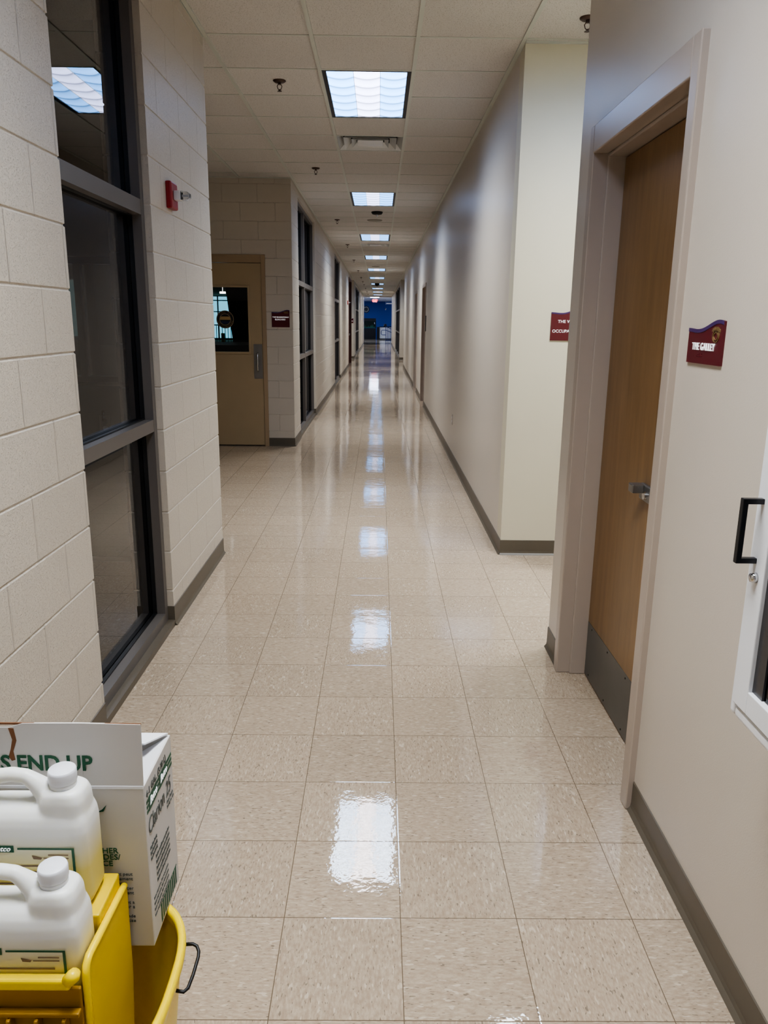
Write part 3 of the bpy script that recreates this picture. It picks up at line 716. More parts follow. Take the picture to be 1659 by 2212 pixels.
def arc_text(s, a_start, a_end, flip):
    for i, ch in enumerate(s):
        if ch == ' ': continue
        a = a_start+(a_end-a_start)*i/(len(s)-1); rr = R*0.72 if not flip else R*0.87
        rad = Vector((cos(a), 0, sin(a))); tan = Vector((sin(a), 0, -cos(a)))
        if flip: rad_, tan = -rad, -tan
        else: rad_ = rad
        lets.append(text('c', ch, 0.021, M['brass'], None, sc+rad*rr+Vector((0, -0.002, 0)), tan, rad_, 'CENTER', 0.0004, 0.01))
arc_text('TOWN OF', radians(135), radians(45), False)
arc_text('CHRISTIANSBURG', radians(195), radians(345), True)
join_text('lettering', lets, t)

# daylit hall beyond the bleacher door
M['day'] = mat_emit('daylight', (120, 205, 232), 0.55)
struct('wall_room', B((-4.4, -1.35, 16.9, 17.0, 0, CZ)), M['room'])
w7 = sroot('window_7', (-3.2, 16.8, 0))
obj('pane', B((-4.3, -2.72, 16.86, 16.88, 1.1, 1.99)), M['day'], w7)
obj('muntin', B(*([(x-0.011, x+0.011, 16.82, 16.86, 1.1, 1.99) for x in (-4.3, -3.84, -3.417, -2.99, -2.72)]+[(-4.3, -2.72, 16.82, 16.86, z-0.01, z+0.01) for z in (1.1, 1.67, 1.9, 1.99)])), M['black'], w7)
rl = tag(obj('guard_rail', B(*([(-4.3+0.055*k, -4.3+0.055*k+0.008, 14.98, 15.0, 0.9, 1.40) for k in range(29)]+[(-4.3, -2.7, 14.97, 15.01, 1.40, 1.42), (-4.3, -2.7, 14.97, 15.01, 1.15, 1.17)])), M['black']), 'black baluster guard rail seen through the tan door glass', 'railing')
tag(obj('wet_floor_sign', B((-3.125, -3.055, 15.6, 15.65, 0.88, 1.25)), M['yellow'], None, 0.01), 'yellow board behind the black balusters, seen through the door glass', 'sign')
bm = bmesh.new(); ring_loft(bm, [[(-2.135, 12.2, 0), (-1.6, 12.2, 0), (-1.6, 12.7, 0), (-2.135, 12.7, 0)], [(-2.465, 12.2, 3.05), (-1.6, 12.2, 3.05), (-1.6, 12.7, 3.05), (-2.465, 12.7, 3.05)]])
tag(obj('bleacher_column', bm, simple('column_dark', (74, 66, 58), 0.8)), 'broad dark slanting column seen through the tan door glass', 'column')
struct('trim_5', B((-4.4, -1.3, 10.6, 12.0, 0.0, 1.18), (-4.4, -1.3, 12.9, 16.7, 0.0, 0.9)), simple('bleacher_dark', (60, 58, 56), 0.6))
bm = bmesh.new(); cyl(bm, (-2.63, 13.4, 1.965), (0, 0, -1), 0.05, 0.03, 24); tube(bm, [(-2.63, 13.4, 3.09), (-2.63, 13.4, 1.96)], 0.003, 6); tag(obj('pendant_lamp', bm, mat_emit('pendant_glow', (255, 250, 240), 2)), 'round glowing lamp seen through the top of the tan door glass', 'lamp')

# outlets
def outlet(o, right, label):
    o = Vector(o); right = Vector(right); n = right.cross(Vector((0, 0, 1)))
    t = thing('power_outlet', label, 'outlet', o)
    f = lambda a, b: o+right*a+Vector((0, 0, b))
    bm = bmesh.new(); prism(bm, [(-0.035, -0.057), (0.035, -0.057), (0.035, 0.057), (-0.035, 0.057)], f, n*0.005); obj('cover_plate', bm, M['casing'], t)
    for s in (-0.02, 0.02):
        bm = bmesh.new(); prism(bm, [(0.016*cos(2*PI*k/12), s+0.014*sin(2*PI*k/12)) for k in range(12)], lambda a, b: f(a, b)+n*0.005, n*0.002); obj('socket', bm, M['white'], t)
outlet((XR, 8.6, 0.46), (0, -1, 0), 'beige power outlet low on the long right wall')
outlet((-1.68, 4.733, 0.88), (1, 0, 0), 'faint power outlet behind the near window glass')

# ------------------------------------------------------------------ white wall cabinet, right edge
cx = 0.69; ca = thing('metal_cabinet', 'white metal wall cabinet with black pull and narrow glass, cut by the right edge', 'cabinet', (XR, 1.1, 0.78))
Y0, Y1, Zb, Zt = 0.80, 1.36, 0.79, 1.46
obj('cabinet_body', B((cx+0.03, XR-0.001, Y0, Y0+0.012, Zb, Zt), (cx+0.03, XR-0.001, Y1-0.012, Y1, Zb, Zt), (cx+0.03, XR-0.001, Y0+0.012, Y1-0.012, Zb, Zb+0.012), (cx+0.03, XR+0.0005, Y0+0.012, Y1-0.012, Zt-0.012, Zt), (XR-0.012, XR-0.001, Y0+0.012, Y1-0.012, Zb+0.012, Zt-0.012)), M['white'], ca, 0.005)
rim_ = obj('front_rim', B((cx, cx+0.03, Y0, Y0+0.02, Zb, Zt), (cx, cx+0.03, Y1-0.02, Y1, Zb, Zt), (cx, cx+0.03, Y0+0.02, Y1-0.02, Zb, Zb+0.026), (cx, cx+0.03, Y0+0.02, Y1-0.02, Zt-0.026, Zt)), M['white'], ca, 0.009, segs=4)
fy0, fy1 = Y0+0.022, Y1-0.018
dd = obj('cabinet_door', B((cx-0.004, cx+0.02, fy1-0.052, fy1, Zb+0.03, Zt-0.03), (cx-0.004, cx+0.02, fy0, fy0+0.05, Zb+0.03, Zt-0.03), (cx-0.004, cx+0.02, fy0+0.05, fy1-0.052, Zb+0.03, Zb+0.075), (cx-0.004, cx+0.02, fy0+0.05, fy1-0.052, Zt-0.075, Zt-0.03)), M['white'], ca, 0.002)
obj('pane', B((cx+0.008, cx+0.011, fy0+0.05, fy1-0.052, Zb+0.075, Zt-0.075)), M['glass_dark'], dd)
obj('shade_strip', B((cx+0.004, cx+0.012, fy1-0.088, fy1-0.052, Zb+0.075, Zt-0.075)), simple('inner_side_shade', (58, 56, 58), 0.25), dd)  # dark strip painted for the shaded inner side wall behind the glass
obj('inner_panel', B((cx+0.013, cx+0.02, fy0+0.06, fy1-0.088, Zb+0.08, Zt-0.08)), M['white'], ca)
bm = bmesh.new(); hy = fy1-0.016
bx(bm, cx-0.042, cx-0.032, hy-0.006, hy+0.006, 1.103, 1.223); bx(bm, cx-0.034, cx-0.004, hy-0.006, hy+0.006, 1.103, 1.113); bx(bm, cx-0.034, cx-0.004, hy-0.006, hy+0.006, 1.213, 1.223)
obj('pull_handle', bm, M['laminate'], dd, 0.001)
bm = bmesh.new(); cyl(bm, (cx-0.004, fy1-0.026, 1.078), (-1, 0, 0), 0.010, 0.010, 20, 0.008); obj('key_lock', bm, M['chrome'], dd, 0, True)
bm = bmesh.new()
for k in range(4): tube(bm, [(cx-0.005, fy1-0.047+0.002*k, 1.262+0.007*k), (cx-0.005, fy1-0.040, 1.266+0.007*k)], 0.0008, 5)
obj('red_marking', bm, simple('pink_mark', (214, 90, 110), 0.6), dd)

# ------------------------------------------------------------------ mop bucket, wringer
bcx, bcy = -0.540, 1.105; RZ = 0.40
bk = thing('mop_bucket', 'yellow plastic mop bucket with wire side handle at the lower left', 'bucket', (bcx, bcy, 0))
def oval(s, z, N=64, sy=1.0): return superell(bcx, bcy, 0.196*s, 0.212*s*sy, 2.9, z, N)
bm = bmesh.new()
outs = [(0.74, 0.075), (0.80, 0.085), (0.83, 0.12), (0.90, 0.25), (0.965, 0.378), (0.965, 0.392)]
inn = [(0.94, 0.392), (0.94, 0.378), (0.875, 0.25), (0.80, 0.12), (0.76, 0.10)]
ring_loft(bm, [oval(s, z) for s, z in outs]+[oval(s, z) for s, z in inn])
obj('bucket_body', bm, M['yellow'], bk, 0, True)
bm = bmesh.new(); rings = []
prof = [(0.935, 0.380), (1.0, 0.380), (1.008, 0.386), (1.008, 0.394), (0.998, 0.401), (0.962, 0.403), (0.940, 0.400), (0.934, 0.392)]
rings = [oval(s, z) for s, z in prof]; ring_loft(bm, rings+[rings[0]], False, False)
obj('rim', bm, M['yellow'], bk, 0, True)
bm = bmesh.new(); hx = bcx+0.196*0.985
tube(bm, [(hx-0.010, 1.215, 0.372), (hx+0.006, 1.216, 0.372), (hx+0.014, 1.213, 0.370), (hx+0.019, 1.205, 0.366), (hx+0.020, 1.196, 0.362), (hx+0.017, 1.165, 0.352), (hx+0.013, 1.142, 0.346), (hx+0.007, 1.134, 0.346), (hx-0.006, 1.133, 0.350)], 0.0032, 10)
obj('wire_handle', bm, M['black'], bk, 0, True)
for sx in (-1, 1):
    for sy in (-1, 1):
        X_, Y_ = bcx+sx*0.11, bcy+sy*0.12
        w = bmesh.new(); cyl(w, (X_-0.012, Y_, 0.03), (1, 0, 0), 0.03, 0.024, 20); c = obj('caster', w, simple('caster_grey', (60, 60, 62), 0.6), bk)
        obj('caster_fork', B((X_-0.017, X_-0.013, Y_-0.012, Y_+0.012, 0.03, 0.075), (X_+0.013, X_+0.017, Y_-0.012, Y_+0.012, 0.03, 0.075), (X_-0.017, X_+0.017, Y_-0.015, Y_+0.015, 0.072, 0.078)), M['steel'], c)
# wringer hooked over the bucket
wr = thing('mop_wringer', 'yellow mop wringer frame with tall side plates standing in the yellow bucket', 'wringer', (-0.545, 1.06, 0.13))
PX = -0.436
def plate(x, sgn):
    bm = bmesh.new()
    poly = [(0.975, 0.20), (1.135, 0.20), (1.160, 0.36), (1.163, 0.540), (1.156, 0.549), (1.146, 0.548), (0.992, 0.560), (0.982, 0.556), (0.975, 0.546)]
    prism(bm, poly, lambda a, b: Vector((x, a, b)), (sgn*0.008, 0, 0)); return bm
obj('side_plate', plate(PX-0.008, 1), M['yellow_in'], wr, 0.003, segs=3)
obj('side_plate', plate(-0.664, 1), M['yellow_in'], wr, 0.003, segs=3)
def edge_roll(x):
    bm = bmesh.new(); tube(bm, [(x, 0.974, 0.20), (x, 0.974, 0.540), (x, 0.979, 0.556), (x, 0.991, 0.562), (x, 1.146, 0.551), (x, 1.158, 0.549)], 0.0062, 10); return bm
obj('plate_edge', edge_roll(PX-0.004), M['yellow'], wr, 0, True)
obj('plate_edge', edge_roll(-0.66), M['yellow'], wr, 0, True)
obj('front_bar', B((-0.664, -0.458, 0.955, 0.972, 0.530, 0.550)), M['yellow'], wr, 0.005, segs=3)
bm = bmesh.new(); tube(bm, [(-0.462, 0.959, 0.545), (-0.452, 0.960, 0.556), (-0.449, 0.961, 0.562)], [0.010, 0.011, 0.008], 10); obj('latch_post', bm, M['yellow'], wr, 0, True)
obj('back_bar', B((-0.664, -0.444, 1.157, 1.168, 0.500, 0.520)), M['yellow'], wr, 0.004)
obj('press_panel', B((-0.655, -0.446, 0.964, 0.971, 0.21, 0.527)), M['yellow_shaded'], wr, 0.002)
bm = bmesh.new()
for k in range(5):
    x = -0.64+0.042*k; bx(bm, x, x+0.006, 0.945, 0.963, 0.22, 0.485)
bx(bm, -0.655, -0.446, 0.950, 0.963, 0.486, 0.494)
obj('rib_grid', bm, M['yellow_shaded'], wr, 0.002)
obj('wringer_floor', B((-0.655, -0.446, 0.998, 1.056, 0.455, 0.468), (-0.655, -0.446, 1.056, 1.156, 0.455, 0.578)), M['yellow_in'], wr, 0.003)
bm = bmesh.new(); tube(bm, [(-0.520, 0.925, 0.445), (-0.50, 0.93, 0.450), (-0.482, 0.935, 0.443)], [0.008, 0.012, 0.009], 12); obj('release_knob', bm, M['black'], wr, 0, True)

# ------------------------------------------------------------------ jugs
def make_jug():
    w, d = 0.096, 0.0425      # half width, half depth; base centre at origin
    bm = bmesh.new()
    P = [(0.90, 0.88, 0.0), (0.97, 0.96, 0.004), (1.0, 1.0, 0.012), (1.0, 1.0, 0.135), (0.985, 0.96, 0.150), (0.95, 0.86, 0.163), (0.90, 0.70, 0.172), (0.84, 0.50, 0.178)]
    ring_loft(bm, [superell(0, 0, w*a, d*b, 6, z, 48) for a, b, z in P])
    # neck boss at the right end
    ring_loft(bm, [superell(0.054, 0, 0.038, 0.036, 4, 0.15, 32), superell(0.054, 0, 0.037, 0.034, 3.4, 0.186, 32), superell(0.054, 0, 0.034, 0.031, 2.8, 0.199, 32), superell(0.054, 0, 0.028, 0.028, 2, 0.204, 32)])
    # carrying handle: rises at the left end, runs over and drops to the boss
    pts = [(-0.080, 0, 0.160), (-0.083, 0, 0.185), (-0.076, 0, 0.205), (-0.060, 0, 0.217), (-0.03, 0, 0.222), (-0.008, 0, 0.219), (0.006, 0, 0.209), (0.018, 0, 0.197), (0.03, 0, 0.186)]
    tube(bm, pts, [0.019, 0.017, 0.015, 0.013, 0.012, 0.012, 0.014, 0.018, 0.022], 16)
    bx(bm, -0.085, -0.062, -0.012, 0.012, 0.16, 0.20); bx(bm, 0.012, 0.05, -0.016, 0.016, 0.16, 0.192)
    me = bpy.data.meshes.new('jt'); bm.to_mesh(me); bm.free()
    o = bpy.data.objects.new('jt', me); C.objects.link(o)
    r = o.modifiers.new('r', 'REMESH'); r.mode = 'VOXEL'; r.voxel_size = 0.0022
    s = o.modifiers.new('s', 'SMOOTH'); s.factor = 0.6; s.iterations = 9
    dg = bpy.context.evaluated_depsgraph_get(); m2 = bpy.data.meshes.new_from_object(o.evaluated_get(dg)); bpy.data.objects.remove(o)
    for p in m2.polygons: p.use_smooth = True
    m2.materials.clear(); m2.materials.append(M['jug'])
    return m2
JUGM = make_jug()
def jug(loc, label):
    t = thing('chemical_jug', label, 'jug', loc, 'white chemical jugs in the bucket')
    b = bpy.data.objects.new('jug_body', JUGM); C.objects.link(b); b.parent = t
    bm = bmesh.new(); cxx = 0.052
    tube(bm, [(cxx, 0, 0.200), (cxx, 0, 0.213)], [0.021, 0.021], 32); o = obj('neck', bm, M['jug'], None, 0, True); o.parent = t
    bm = bmesh.new(); N = 60
    def ring(r, z, tooth=0): return [(cxx+(r+(tooth if k % 2 else 0))*cos(2*PI*k/N), (r+(tooth if k % 2 else 0))*sin(2*PI*k/N), z) for k in range(N)]
    ring_loft(bm, [ring(0.0215, 0.212), ring(0.0220, 0.2135, 0.0003), ring(0.0220, 0.229, 0.0003), ring(0.0212, 0.2325), ring(0.0200, 0.2336)])
    o = obj('cap', bm, M['cap'], None, 0, True); o.parent = t
    yl = -0.0432
    def lab(bm, pts, y=yl): prism(bm, pts, lambda a, b: Vector((a, y, b)), (0, -0.0006, 0))
    bm = bmesh.new()
    zt, xr_ = 0.117, 0.078
    lab(bm, [(-0.012+0.0, zt-0.0), (xr_, zt), (xr_, zt-0.003), (-0.012, zt-0.003)]); lab(bm, [(xr_-0.004, zt-0.0031), (xr_, zt-0.0031), (xr_, 0.02), (xr_-0.004, 0.02)])
    lab(bm, [(-0.09, zt), (-0.064, zt), (-0.064, zt-0.003), (-0.09, zt-0.003)]); lab(bm, [(-0.058, zt+0.004), (-0.018, zt+0.004), (-0.018, zt-0.008), (-0.058, zt-0.008)])
    o = obj('label_border', bm, M['green'], None); o.parent = t
    tx = text('lettering', 'Betco', 0.0125, M['ink'], None, (-0.053, yl-0.0008, zt-0.0055), (1, 0, 0), (0, 0, 1), shear=0.35, bold=0.01); tx.parent = t
    bm = bmesh.new()
    lab(bm, [(0.036, 0.105), (0.068, 0.105), (0.068, 0.1035), (0.036, 0.1035)]); lab(bm, [(0.028, 0.099), (0.068, 0.099), (0.068, 0.0975), (0.028, 0.0975)]); lab(bm, [(0.010, 0.103), (0.026, 0.099), (0.024, 0.096), (0.012, 0.097)])
    for k in range(5): lab(bm, [(-0.06, 0.085-0.011*k), (0.06, 0.085-0.011*k), (0.06, 0.0825-0.011*k), (-0.06, 0.0825-0.011*k)])
    o = obj('fine_print', bm, simple('brown_print', (120, 96, 74), 0.6), None); o.parent = t
    return t
jug((-0.558, 1.108, 0.580), 'upper white chemical jug with white cap, standing behind the other against the carton')
jug((-0.545, 1.0155, 0.472), 'lower white chemical jug with yellow liquid, nearest behind the yellow front bar')

# ------------------------------------------------------------------ carton
bxL, bxR, bY0, bY1, bZ0, bZ1 = -0.83, -0.400, 1.176, 1.352, 0.405, 0.733; w = 0.0035
ct = thing('cardboard_box', 'open white cardboard carton with green printing standing on the bucket rim', 'box', ((bxL+bxR)/2, (bY0+bY1)/2, bZ0))
obj('carton_body', B((bxL, bxR, bY0, bY0+w, bZ0, bZ1), (bxL, bxR, bY1-w, bY1, bZ0, bZ1), (bxL, bxL+w, bY0+w, bY1-w, bZ0, bZ1), (bxR-w, bxR, bY0+w, bY1-w, bZ0, bZ1), (bxL+w, bxR-w, bY0+w, bY1-w, bZ0, bZ0+w)), M['card'], ct, 0.0012)
# front flap stands up, creased and torn near its left part
bm = bmesh.new()
tz = bZ1+0.118
top = [(bxL, tz+0.004), (-0.70, tz+0.003), (-0.645, tz-0.006), (-0.622, tz-0.006), (-0.598, tz+0.002), (-0.5, tz+0.003), (bxR+0.002, tz+0.001)]
prism(bm, [(bxL, bZ1+0.002), (-0.60, bZ1+0.002), (bxR, bZ1+0.002)]+list(reversed(top)), lambda a, b: Vector((a, bY0+(b-bZ1)*0.02, b)), (0, 0.0035, 0))
ff = obj('front_flap', bm, M['card'], ct)
bm = bmesh.new(); prism(bm, [(-0.622, tz-0.0065), (-0.613, tz-0.007), (-0.610, tz-0.03), (-0.617, tz-0.05), (-0.615, tz-0.066), (-0.621, tz-0.068), (-0.626, tz-0.06), (-0.621, tz-0.045), (-0.617, tz-0.028)], lambda a, b: Vector((a, bY0+(b-bZ1)*0.02-0.0006, b)), (0, 0.001, 0)); obj('tear', bm, M['kraft'], ff)
obj('torn_edge', B((bxL, bxR+0.002, bY0+0.0038, bY0+0.006, tz-0.001, tz+0.0022)), M['kraft'], ff)
obj('crease', B((bxL, bxR, bY0-0.0008, bY0+0.0035, bZ1-0.003, bZ1+0.0035)), M['card_w'], ct, 0.001)
# right flap folded inside, back flap lying forward
bm = bmesh.new(); vs = [(bxR-0.001, bY0+0.012, bZ1), (bxR-0.001, bY1-0.004, bZ1), (bxR-0.075, bY1-0.02, bZ1-0.04), (bxR-0.075, bY0+0.02, bZ1-0.04)]
vv = [bm.verts.new(p) for p in vs]+[bm.verts.new((p[0], p[1], p[2]-0.003)) for p in vs]
for f_ in ((0, 1, 2, 3), (7, 6, 5, 4), (0, 4, 5, 1), (1, 5, 6, 2), (2, 6, 7, 3), (3, 7, 4, 0)): bm.faces.new([vv[i] for i in f_])
obj('side_flap', bm, M['card_w'], ct)
bm = bmesh.new(); prism(bm, [(bxL+0.01, bY1-0.001), (bxR-0.004, bY1-0.001), (bxR-0.035, bY1-0.048), (bxL+0.03, bY1-0.048)], lambda a, b: Vector((a, b, bZ1+0.001+(bY1-b)*0.10)), (0, 0, 0.003)); obj('back_flap', bm, M['card_w'], ct)
# print on the front
yp = bY0-0.0009
text('lettering', 'THIS END UP', 0.0395, M['green'], ff, (-0.484, bY0-0.0006, bZ1+0.0335), (1, 0, 0), (0, 0.02, 1), 'RIGHT', 0.0005, 0.022, 0, 0.93)
L = []
def ft(s, size, x, z, al='RIGHT', m='green', sh=0, b=0.01): L.append(text('l', s, size, M[m], None, (x, yp, z), (1, 0, 0), (0, 0, 1), al, 0.0004, b, sh))
ft('25', 0.05, -0.478, 0.648)
ft('BLEACHER', 0.0155, -0.452, 0.602, m='green'); ft('GLIDES/', 0.0155, -0.449, 0.589); ft('SURFACE', 0.0155, -0.463, 0.576)
para = ['pour eviter tout contact peut', "endommager l'equipement", 'les vetements', 'au sol : Rincer', 'tout equipement', 'et Consulter a', 'un equipement a', 'base de; Consulter a', 'Rincer avec', 'de l eau tiede', 'et savonneuse']
for i, s_ in enumerate(para): ft(s_, 0.0095, -0.430 if i % 3 != 2 else -0.445, 0.556-0.0098*i, m='greyink', b=0)
bm = bmesh.new(); prism(bm, [(-0.484, 0.684), (-0.474, 0.690), (-0.466, 0.699), (-0.472, 0.686)], lambda a, b: Vector((a, yp, b)), (0, 0.0006, 0)); lf_ = obj('l', bm, M['green']); L.append(lf_)
join_text('lettering', L, ct)
# print on the right side
xp = bxR+0.0008; L = []
def sd(s, size, y, z, m='greyink', sh=0, b=0.0, sx=1.0): L.append(text('l', s, size, M[m], None, (xp, y, z), (0, 1, 0), (0, 0, 1), 'LEFT', 0.0003, b, sh, sx))
sd('4-1 GAL. (3.78 L)', 0.019, 1.186, 0.704, 'greyink', 0, 0.01, 0.92)
bm = bmesh.new()
def sq(y0_, y1_, z0_, z1_): prism(bm, [(y0_, z0_), (y1_, z0_), (y1_, z1_), (y0_, z1_)], lambda a, b: Vector((bxR+0.0002, a, b)), (0.0004, 0, 0))
for k in range(3): sq(1.186, 1.196, 0.672+0.010*k, 0.678+0.010*k); sq(1.250, 1.262, 0.672+0.010*k, 0.678+0.010*k); sq(1.318, 1.348, 0.672+0.010*k, 0.678+0.010*k)
sq(1.198, 1.248, 0.671, 0.699); sq(1.264, 1.316, 0.671, 0.699)
L.append(obj('l', bm, M['green']))
for yy in (1.203, 1.269): L.append(text('l', 'Betco', 0.022, M['ink'], None, (bxR+0.001, yy, 0.679), (0, 1, 0), (0, 0, 1), 'LEFT', 0.0003, 0.0, 0.35, 0.85))
sd('Clarion 25', 0.046, 1.186, 0.628, 'greyink', 0.12, 0.0, 0.74)
for i, (y_, s_) in enumerate([(1.30, 'Floor Finish'), (1.30, 'Ready to use')]): sd(s_, 0.009, y_, 0.614-0.01*i)
for i in range(3): sd('Keep From Freezing', 0.010, 1.188, 0.598-0.011*i, sx=0.5)
for i in range(5): sd('Finition metallisee pour planchers', 0.0105, 1.215, 0.560-0.0125*i, sx=0.62)
for i in range(4): sd('betco corporation, floor care products', 0.008, 1.190, 0.492-0.012*i, sx=0.75)
bm = bmesh.new()
for k in range(9): prism(bm, [(1.226+0.0125*k, 0.412), (1.234+0.0125*k, 0.412), (1.234+0.0125*k, 0.448), (1.226+0.0125*k, 0.448)], lambda a, b: Vector((bxR+0.0002, a, b)), (0.0004, 0, 0))
prism(bm, [(1.224, 0.449), (1.338, 0.449), (1.338, 0.4515), (1.224, 0.4515)], lambda a, b: Vector((bxR+0.0002, a, b)), (0.0004, 0, 0))
L.append(obj('l', bm, M['green']))
join_text('lettering', L, ct)

# ------------------------------------------------------------------ lobby at the far end
LX0, LX1, LY, LZ = -3.2, 4.2, 72.0, 3.225
struct('wall_lobby', B((LX0, LX1, LY, LY+0.1, 0, LZ)), M['blue'])
struct('wall_lobby', B((LX0-0.1, LX0, END, LY, 0, LZ), (LX1, LX1+0.1, END, LY, 0, LZ)), M['blue'])
struct('wall_lobby', B((LX0, XL-TW, END-0.1, END, 0, LZ), (XR+TW, LX1, END-0.1, END, 0, LZ), (XL-TW, XR+TW, END-0.1, END, CZ-0.02, LZ)), M['wall_y'])
struct('ceiling', B((LX0, LX1, END, LY, LZ, LZ+0.01)), simple('lobby_ceiling', (214, 220, 226), 0.8))
bm = bmesh.new()
for k in range(13): bx(bm, LX0, LX1, END+1.2192*k+0.9, END+1.2192*k+0.925, LZ-0.004, LZ)
for k in range(8): bx(bm, LX0+0.9*k+0.35, LX0+0.9*k+0.375, END, LY, LZ-0.005, LZ)
struct('trim_6', bm, M['tbar'])
for i, (x, y) in enumerate(((-0.36, 59.0), (2.6, 60.0), (-2.4, 61.0), (2.4, 66.5), (-2.2, 67.5))):  # first fixture is visible; four unseen ones are added to light the blue wall
    o = obj('ceiling_light', B((x-0.32, x+0.32, y-0.8, y+0.8, LZ-0.02, LZ-0.004)), M['lens_lobby'])
    tag(o, ['bright lobby ceiling light just above the red exit sign', 'added lobby fill light on the right, hidden by the corridor wall', 'added lobby fill light on the left, hidden by the corridor wall', 'added rear right lobby fill light, out of sight', 'added rear lobby fill light before the blue wall, out of sight'][i], 'ceiling light', 'lobby lights')
ex = thing('exit_sign', 'red glowing EXIT sign hanging at the far end of the corridor', 'sign', (-0.33, 60.3, 3.0))
obj('sign_case', B((-0.50, -0.18, 60.3, 60.36, 2.88, 3.12)), simple('exit_case', (200, 96, 104), 0.4), ex)
text('lettering', 'EXIT', 0.21, mat_emit('exit_red', (255, 40, 60), 2.2), ex, (-0.34, 60.293, 2.92), (1, 0, 0), (0, 0, 1), 'CENTER', 0.002, 0.02)
obj('stem', B((-0.35, -0.33, 60.32, 60.34, 3.12, LZ)), M['white'], ex)
# clock: white petals round a black disc
ck = thing('round_clock', 'large black clock with white petal markers on the blue wall', 'clock', (-1.2, LY-0.05, 2.52))
bm = bmesh.new(); cyl(bm, (-1.2, LY, 2.52), (0, -1, 0), 0.31, 0.04, 40); obj('clock_face', bm, M['laminate'], ck)
for k in range(12):
    a = 2*PI*k/12; bm = bmesh.new(); d_ = Vector((cos(a), 0, sin(a))); p_ = Vector((-sin(a), 0, cos(a))); c_ = Vector((-1.2, LY-0.045, 2.52))
    prism(bm, [(0.15, 0), (0.21, -0.028), (0.26, 0), (0.21, 0.028)], lambda u, v: c_+d_*u+p_*v, (0, -0.01, 0)); obj('marker', bm, M['white'], ck)
# aquarium
aq = thing('aquarium', 'dark aquarium with green planting on a black stand before the blue wall', 'aquarium', (-0.85, 67, 0))
obj('tank_hood', B((-1.45, -0.28, 66.6, 67.2, 1.50, 1.72)), M['laminate'], aq)
obj('tank_glass', B((-1.45, -0.28, 66.6, 67.2, 0.92, 1.50)), simple('tank_water', (10, 36, 36), 0.15), aq)
bm = bmesh.new()
for k in range(14):
    x = -1.4+0.075*k; h_ = 0.12+0.22*random.random(); prism(bm, [(x, 0.93), (x+0.09, 0.93), (x+0.05+0.03*random.random(), 0.93+h_)], lambda a, b: Vector((a, 66.59, b)), (0, -0.01, 0))
obj('aquarium_plants', bm, simple('water_green', (40, 104, 84), 0.6), aq)
obj('filter', B((-0.42, -0.37, 66.57, 66.6, 1.25, 1.4)), M['white'], aq)
obj('stand', B((-1.45, -0.28, 66.55, 67.25, 0, 0.90)), M['laminate'], aq, 0.01)
# reception counter
rc = thing('reception_counter', 'white fronted reception counter with black end beside the aquarium', 'counter', (0.6, 66, 0))
obj('end_cabinet', B((-0.20, 0.04, 65.8, 66.8, 0, 1.02)), M['laminate'], rc, 0.01)
obj('front_panel', B((0.04, 2.6, 66.0, 66.06, 0.10, 1.0)), M['white'], rc)
obj('counter_top', B((0.0, 2.65, 65.94, 66.6, 1.0, 1.05)), M['laminate'], rc, 0.005)
obj('toe_kick', B((0.04, 2.6, 66.03, 66.06, 0, 0.10)), simple('toe_grey', (90, 88, 86), 0.6), rc)
bm = bmesh.new(); tube(bm, [(0.50, 66.3, 1.05), (0.50, 66.3, 1.12), (0.52, 66.3, 1.26), (0.52, 66.3, 1.28)], [0.13, 0.15, 0.11, 0.04], 14)
tag(obj('desk_phone', bm, M['laminate']), 'small black rounded device on top of the reception counter', 'device')
tag(obj('notice_board', B((1.02, 1.32, 62.9, 62.95, 0.55, 1.45)), M['white'], None, 0.01), 'white board standing at the right end of the lobby view', 'board')
# pendant spot and beam
sp = thing('pendant_spotlight', 'small white spotlight hanging on a rod before the blue wall', 'lamp', (0.52, 64, LZ))
bm = bmesh.new(); tube(bm, [(0.52, 64, LZ), (0.52, 64, 2.8)], 0.015, 8); obj('rod', bm, M['grille'], sp)
bm = bmesh.new(); tube(bm, [(0.50, 64, 2.5), (0.50, 63.9, 2.4)], [0.04, 0.05], 12); obj('spot_head', bm, M['laminate'], sp)
bm = bmesh.new(); tube(bm, [(0.50, 63.9, 2.40), (0.50, 63.89, 2.395)], 0.03, 12); obj('lamp_lens', bm, M['white'], sp)
bm = bmesh.new(); tube(bm, [(0.505, 64, 2.8), (0.505, 64, 2.5)], 0.006, 6); obj('cord', bm, M['laminate'], sp)
tag(obj('ceiling_beam', B((0.56, 3.0, 64.0, 64.15, 2.84, 2.94)), M['white']), 'white horizontal bar below the lobby ceiling at the right', 'beam')
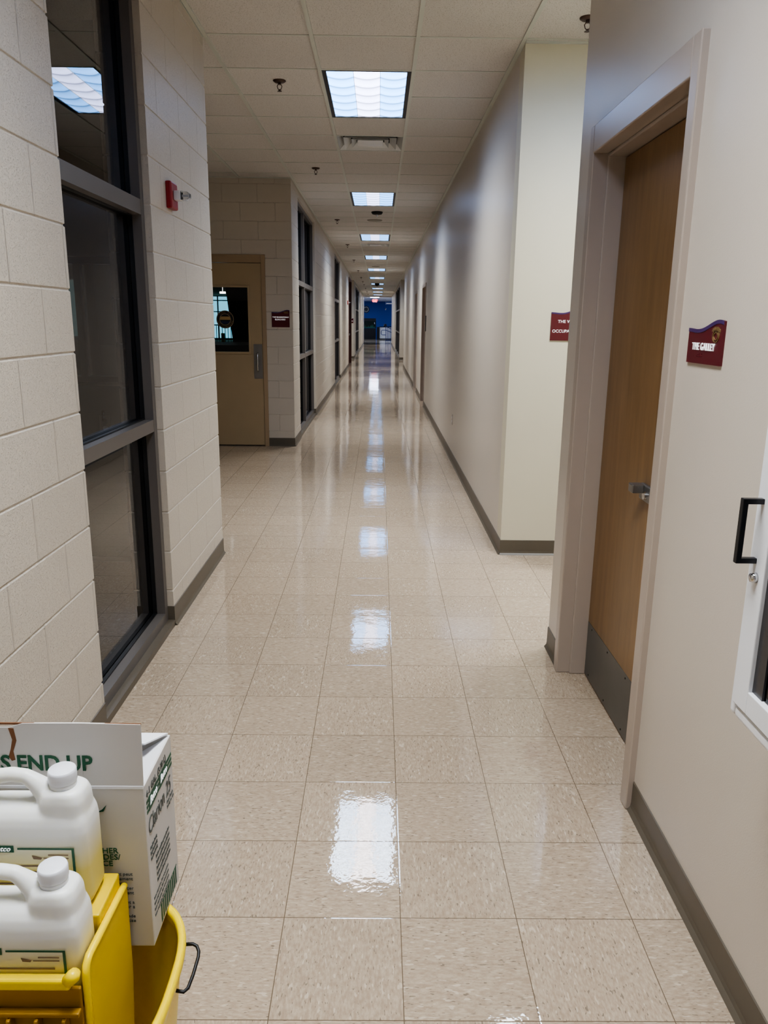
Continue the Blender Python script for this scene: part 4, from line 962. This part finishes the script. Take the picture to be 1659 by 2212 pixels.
# blue railing
rg = thing('stair_railing', 'blue metal stair railing with upright balusters in the lobby', 'railing', (0.75, 59, 0))
bm = bmesh.new()
tube(bm, [(0.48, 59, 0.85), (0.24, 59, 0.85), (0.17, 59, 0.80), (0.16, 59, 0.72), (0.16, 59, 0.62), (0.17, 59, 0.55), (0.24, 59, 0.50), (0.48, 59, 0.50)], 0.022, 8)
tube(bm, [(0.48, 59.02, 0.86), (1.25, 59.02, 0.56)], 0.022, 8); tube(bm, [(0.5, 59.04, 1.12), (1.25, 59.04, 0.78)], 0.022, 8)
obj('handrail', bm, M['navy'], rg)
for k in range(5):
    bm = bmesh.new(); tube(bm, [(0.49+0.118*k, 59.0, -0.0), (0.49+0.118*k, 59.0, 1.12)], 0.022, 8); obj('baluster', bm, M['navy'], rg)
obj('rail_base', B((0.46, 1.2, 58.97, 59.03, 0.08, 0.13)), M['navy'], rg); obj('top_rail', B((0.46, 1.2, 58.97, 59.03, 1.1, 1.14)), M['navy'], rg)

# ------------------------------------------------------------------ world and camera
w_ = bpy.data.worlds.new('world'); bpy.context.scene.world = w_; w_.use_nodes = True
w_.node_tree.nodes['Background'].inputs[0].default_value = (0.5, 0.6, 0.7, 1); w_.node_tree.nodes['Background'].inputs[1].default_value = 0.03

f_px, pit, yaw, rol, H = 1659.2114, 0.2438054, 0.00887617, 0.01202794, 1.52108
fwv = Vector((sin(yaw)*cos(pit), cos(yaw)*cos(pit), -sin(pit))); r0 = Vector((cos(yaw), -sin(yaw), 0)); u0 = r0.cross(fwv)
rv = cos(rol)*r0+sin(rol)*u0; uv = -sin(rol)*r0+cos(rol)*u0
cam = bpy.data.cameras.new('camera'); co = bpy.data.objects.new('camera', cam); C.objects.link(co)
co.matrix_world = Matrix(((rv.x, uv.x, -fwv.x, 0), (rv.y, uv.y, -fwv.y, 0), (rv.z, uv.z, -fwv.z, H), (0, 0, 0, 1)))
cam.sensor_fit = 'VERTICAL'; cam.sensor_height = 24.0; cam.sensor_width = 18.0; cam.lens = f_px/2212*24.0; cam.clip_start = 0.02; cam.clip_end = 200
bpy.context.scene.camera = co
sc_ = bpy.context.scene
sc_.view_settings.view_transform = 'AgX'; sc_.view_settings.look = 'AgX - Medium High Contrast'; sc_.view_settings.exposure = 1.64
sc_.cycles.use_denoising = True; sc_.cycles.max_bounces = 7; sc_.cycles.diffuse_bounces = 3; sc_.cycles.glossy_bounces = 3; sc_.cycles.transparent_max_bounces = 10; sc_.cycles.use_adaptive_sampling = True; sc_.cycles.adaptive_threshold = 0.12; sc_.cycles.adaptive_min_samples = 16
sc_.cycles.sample_clamp_indirect = 6
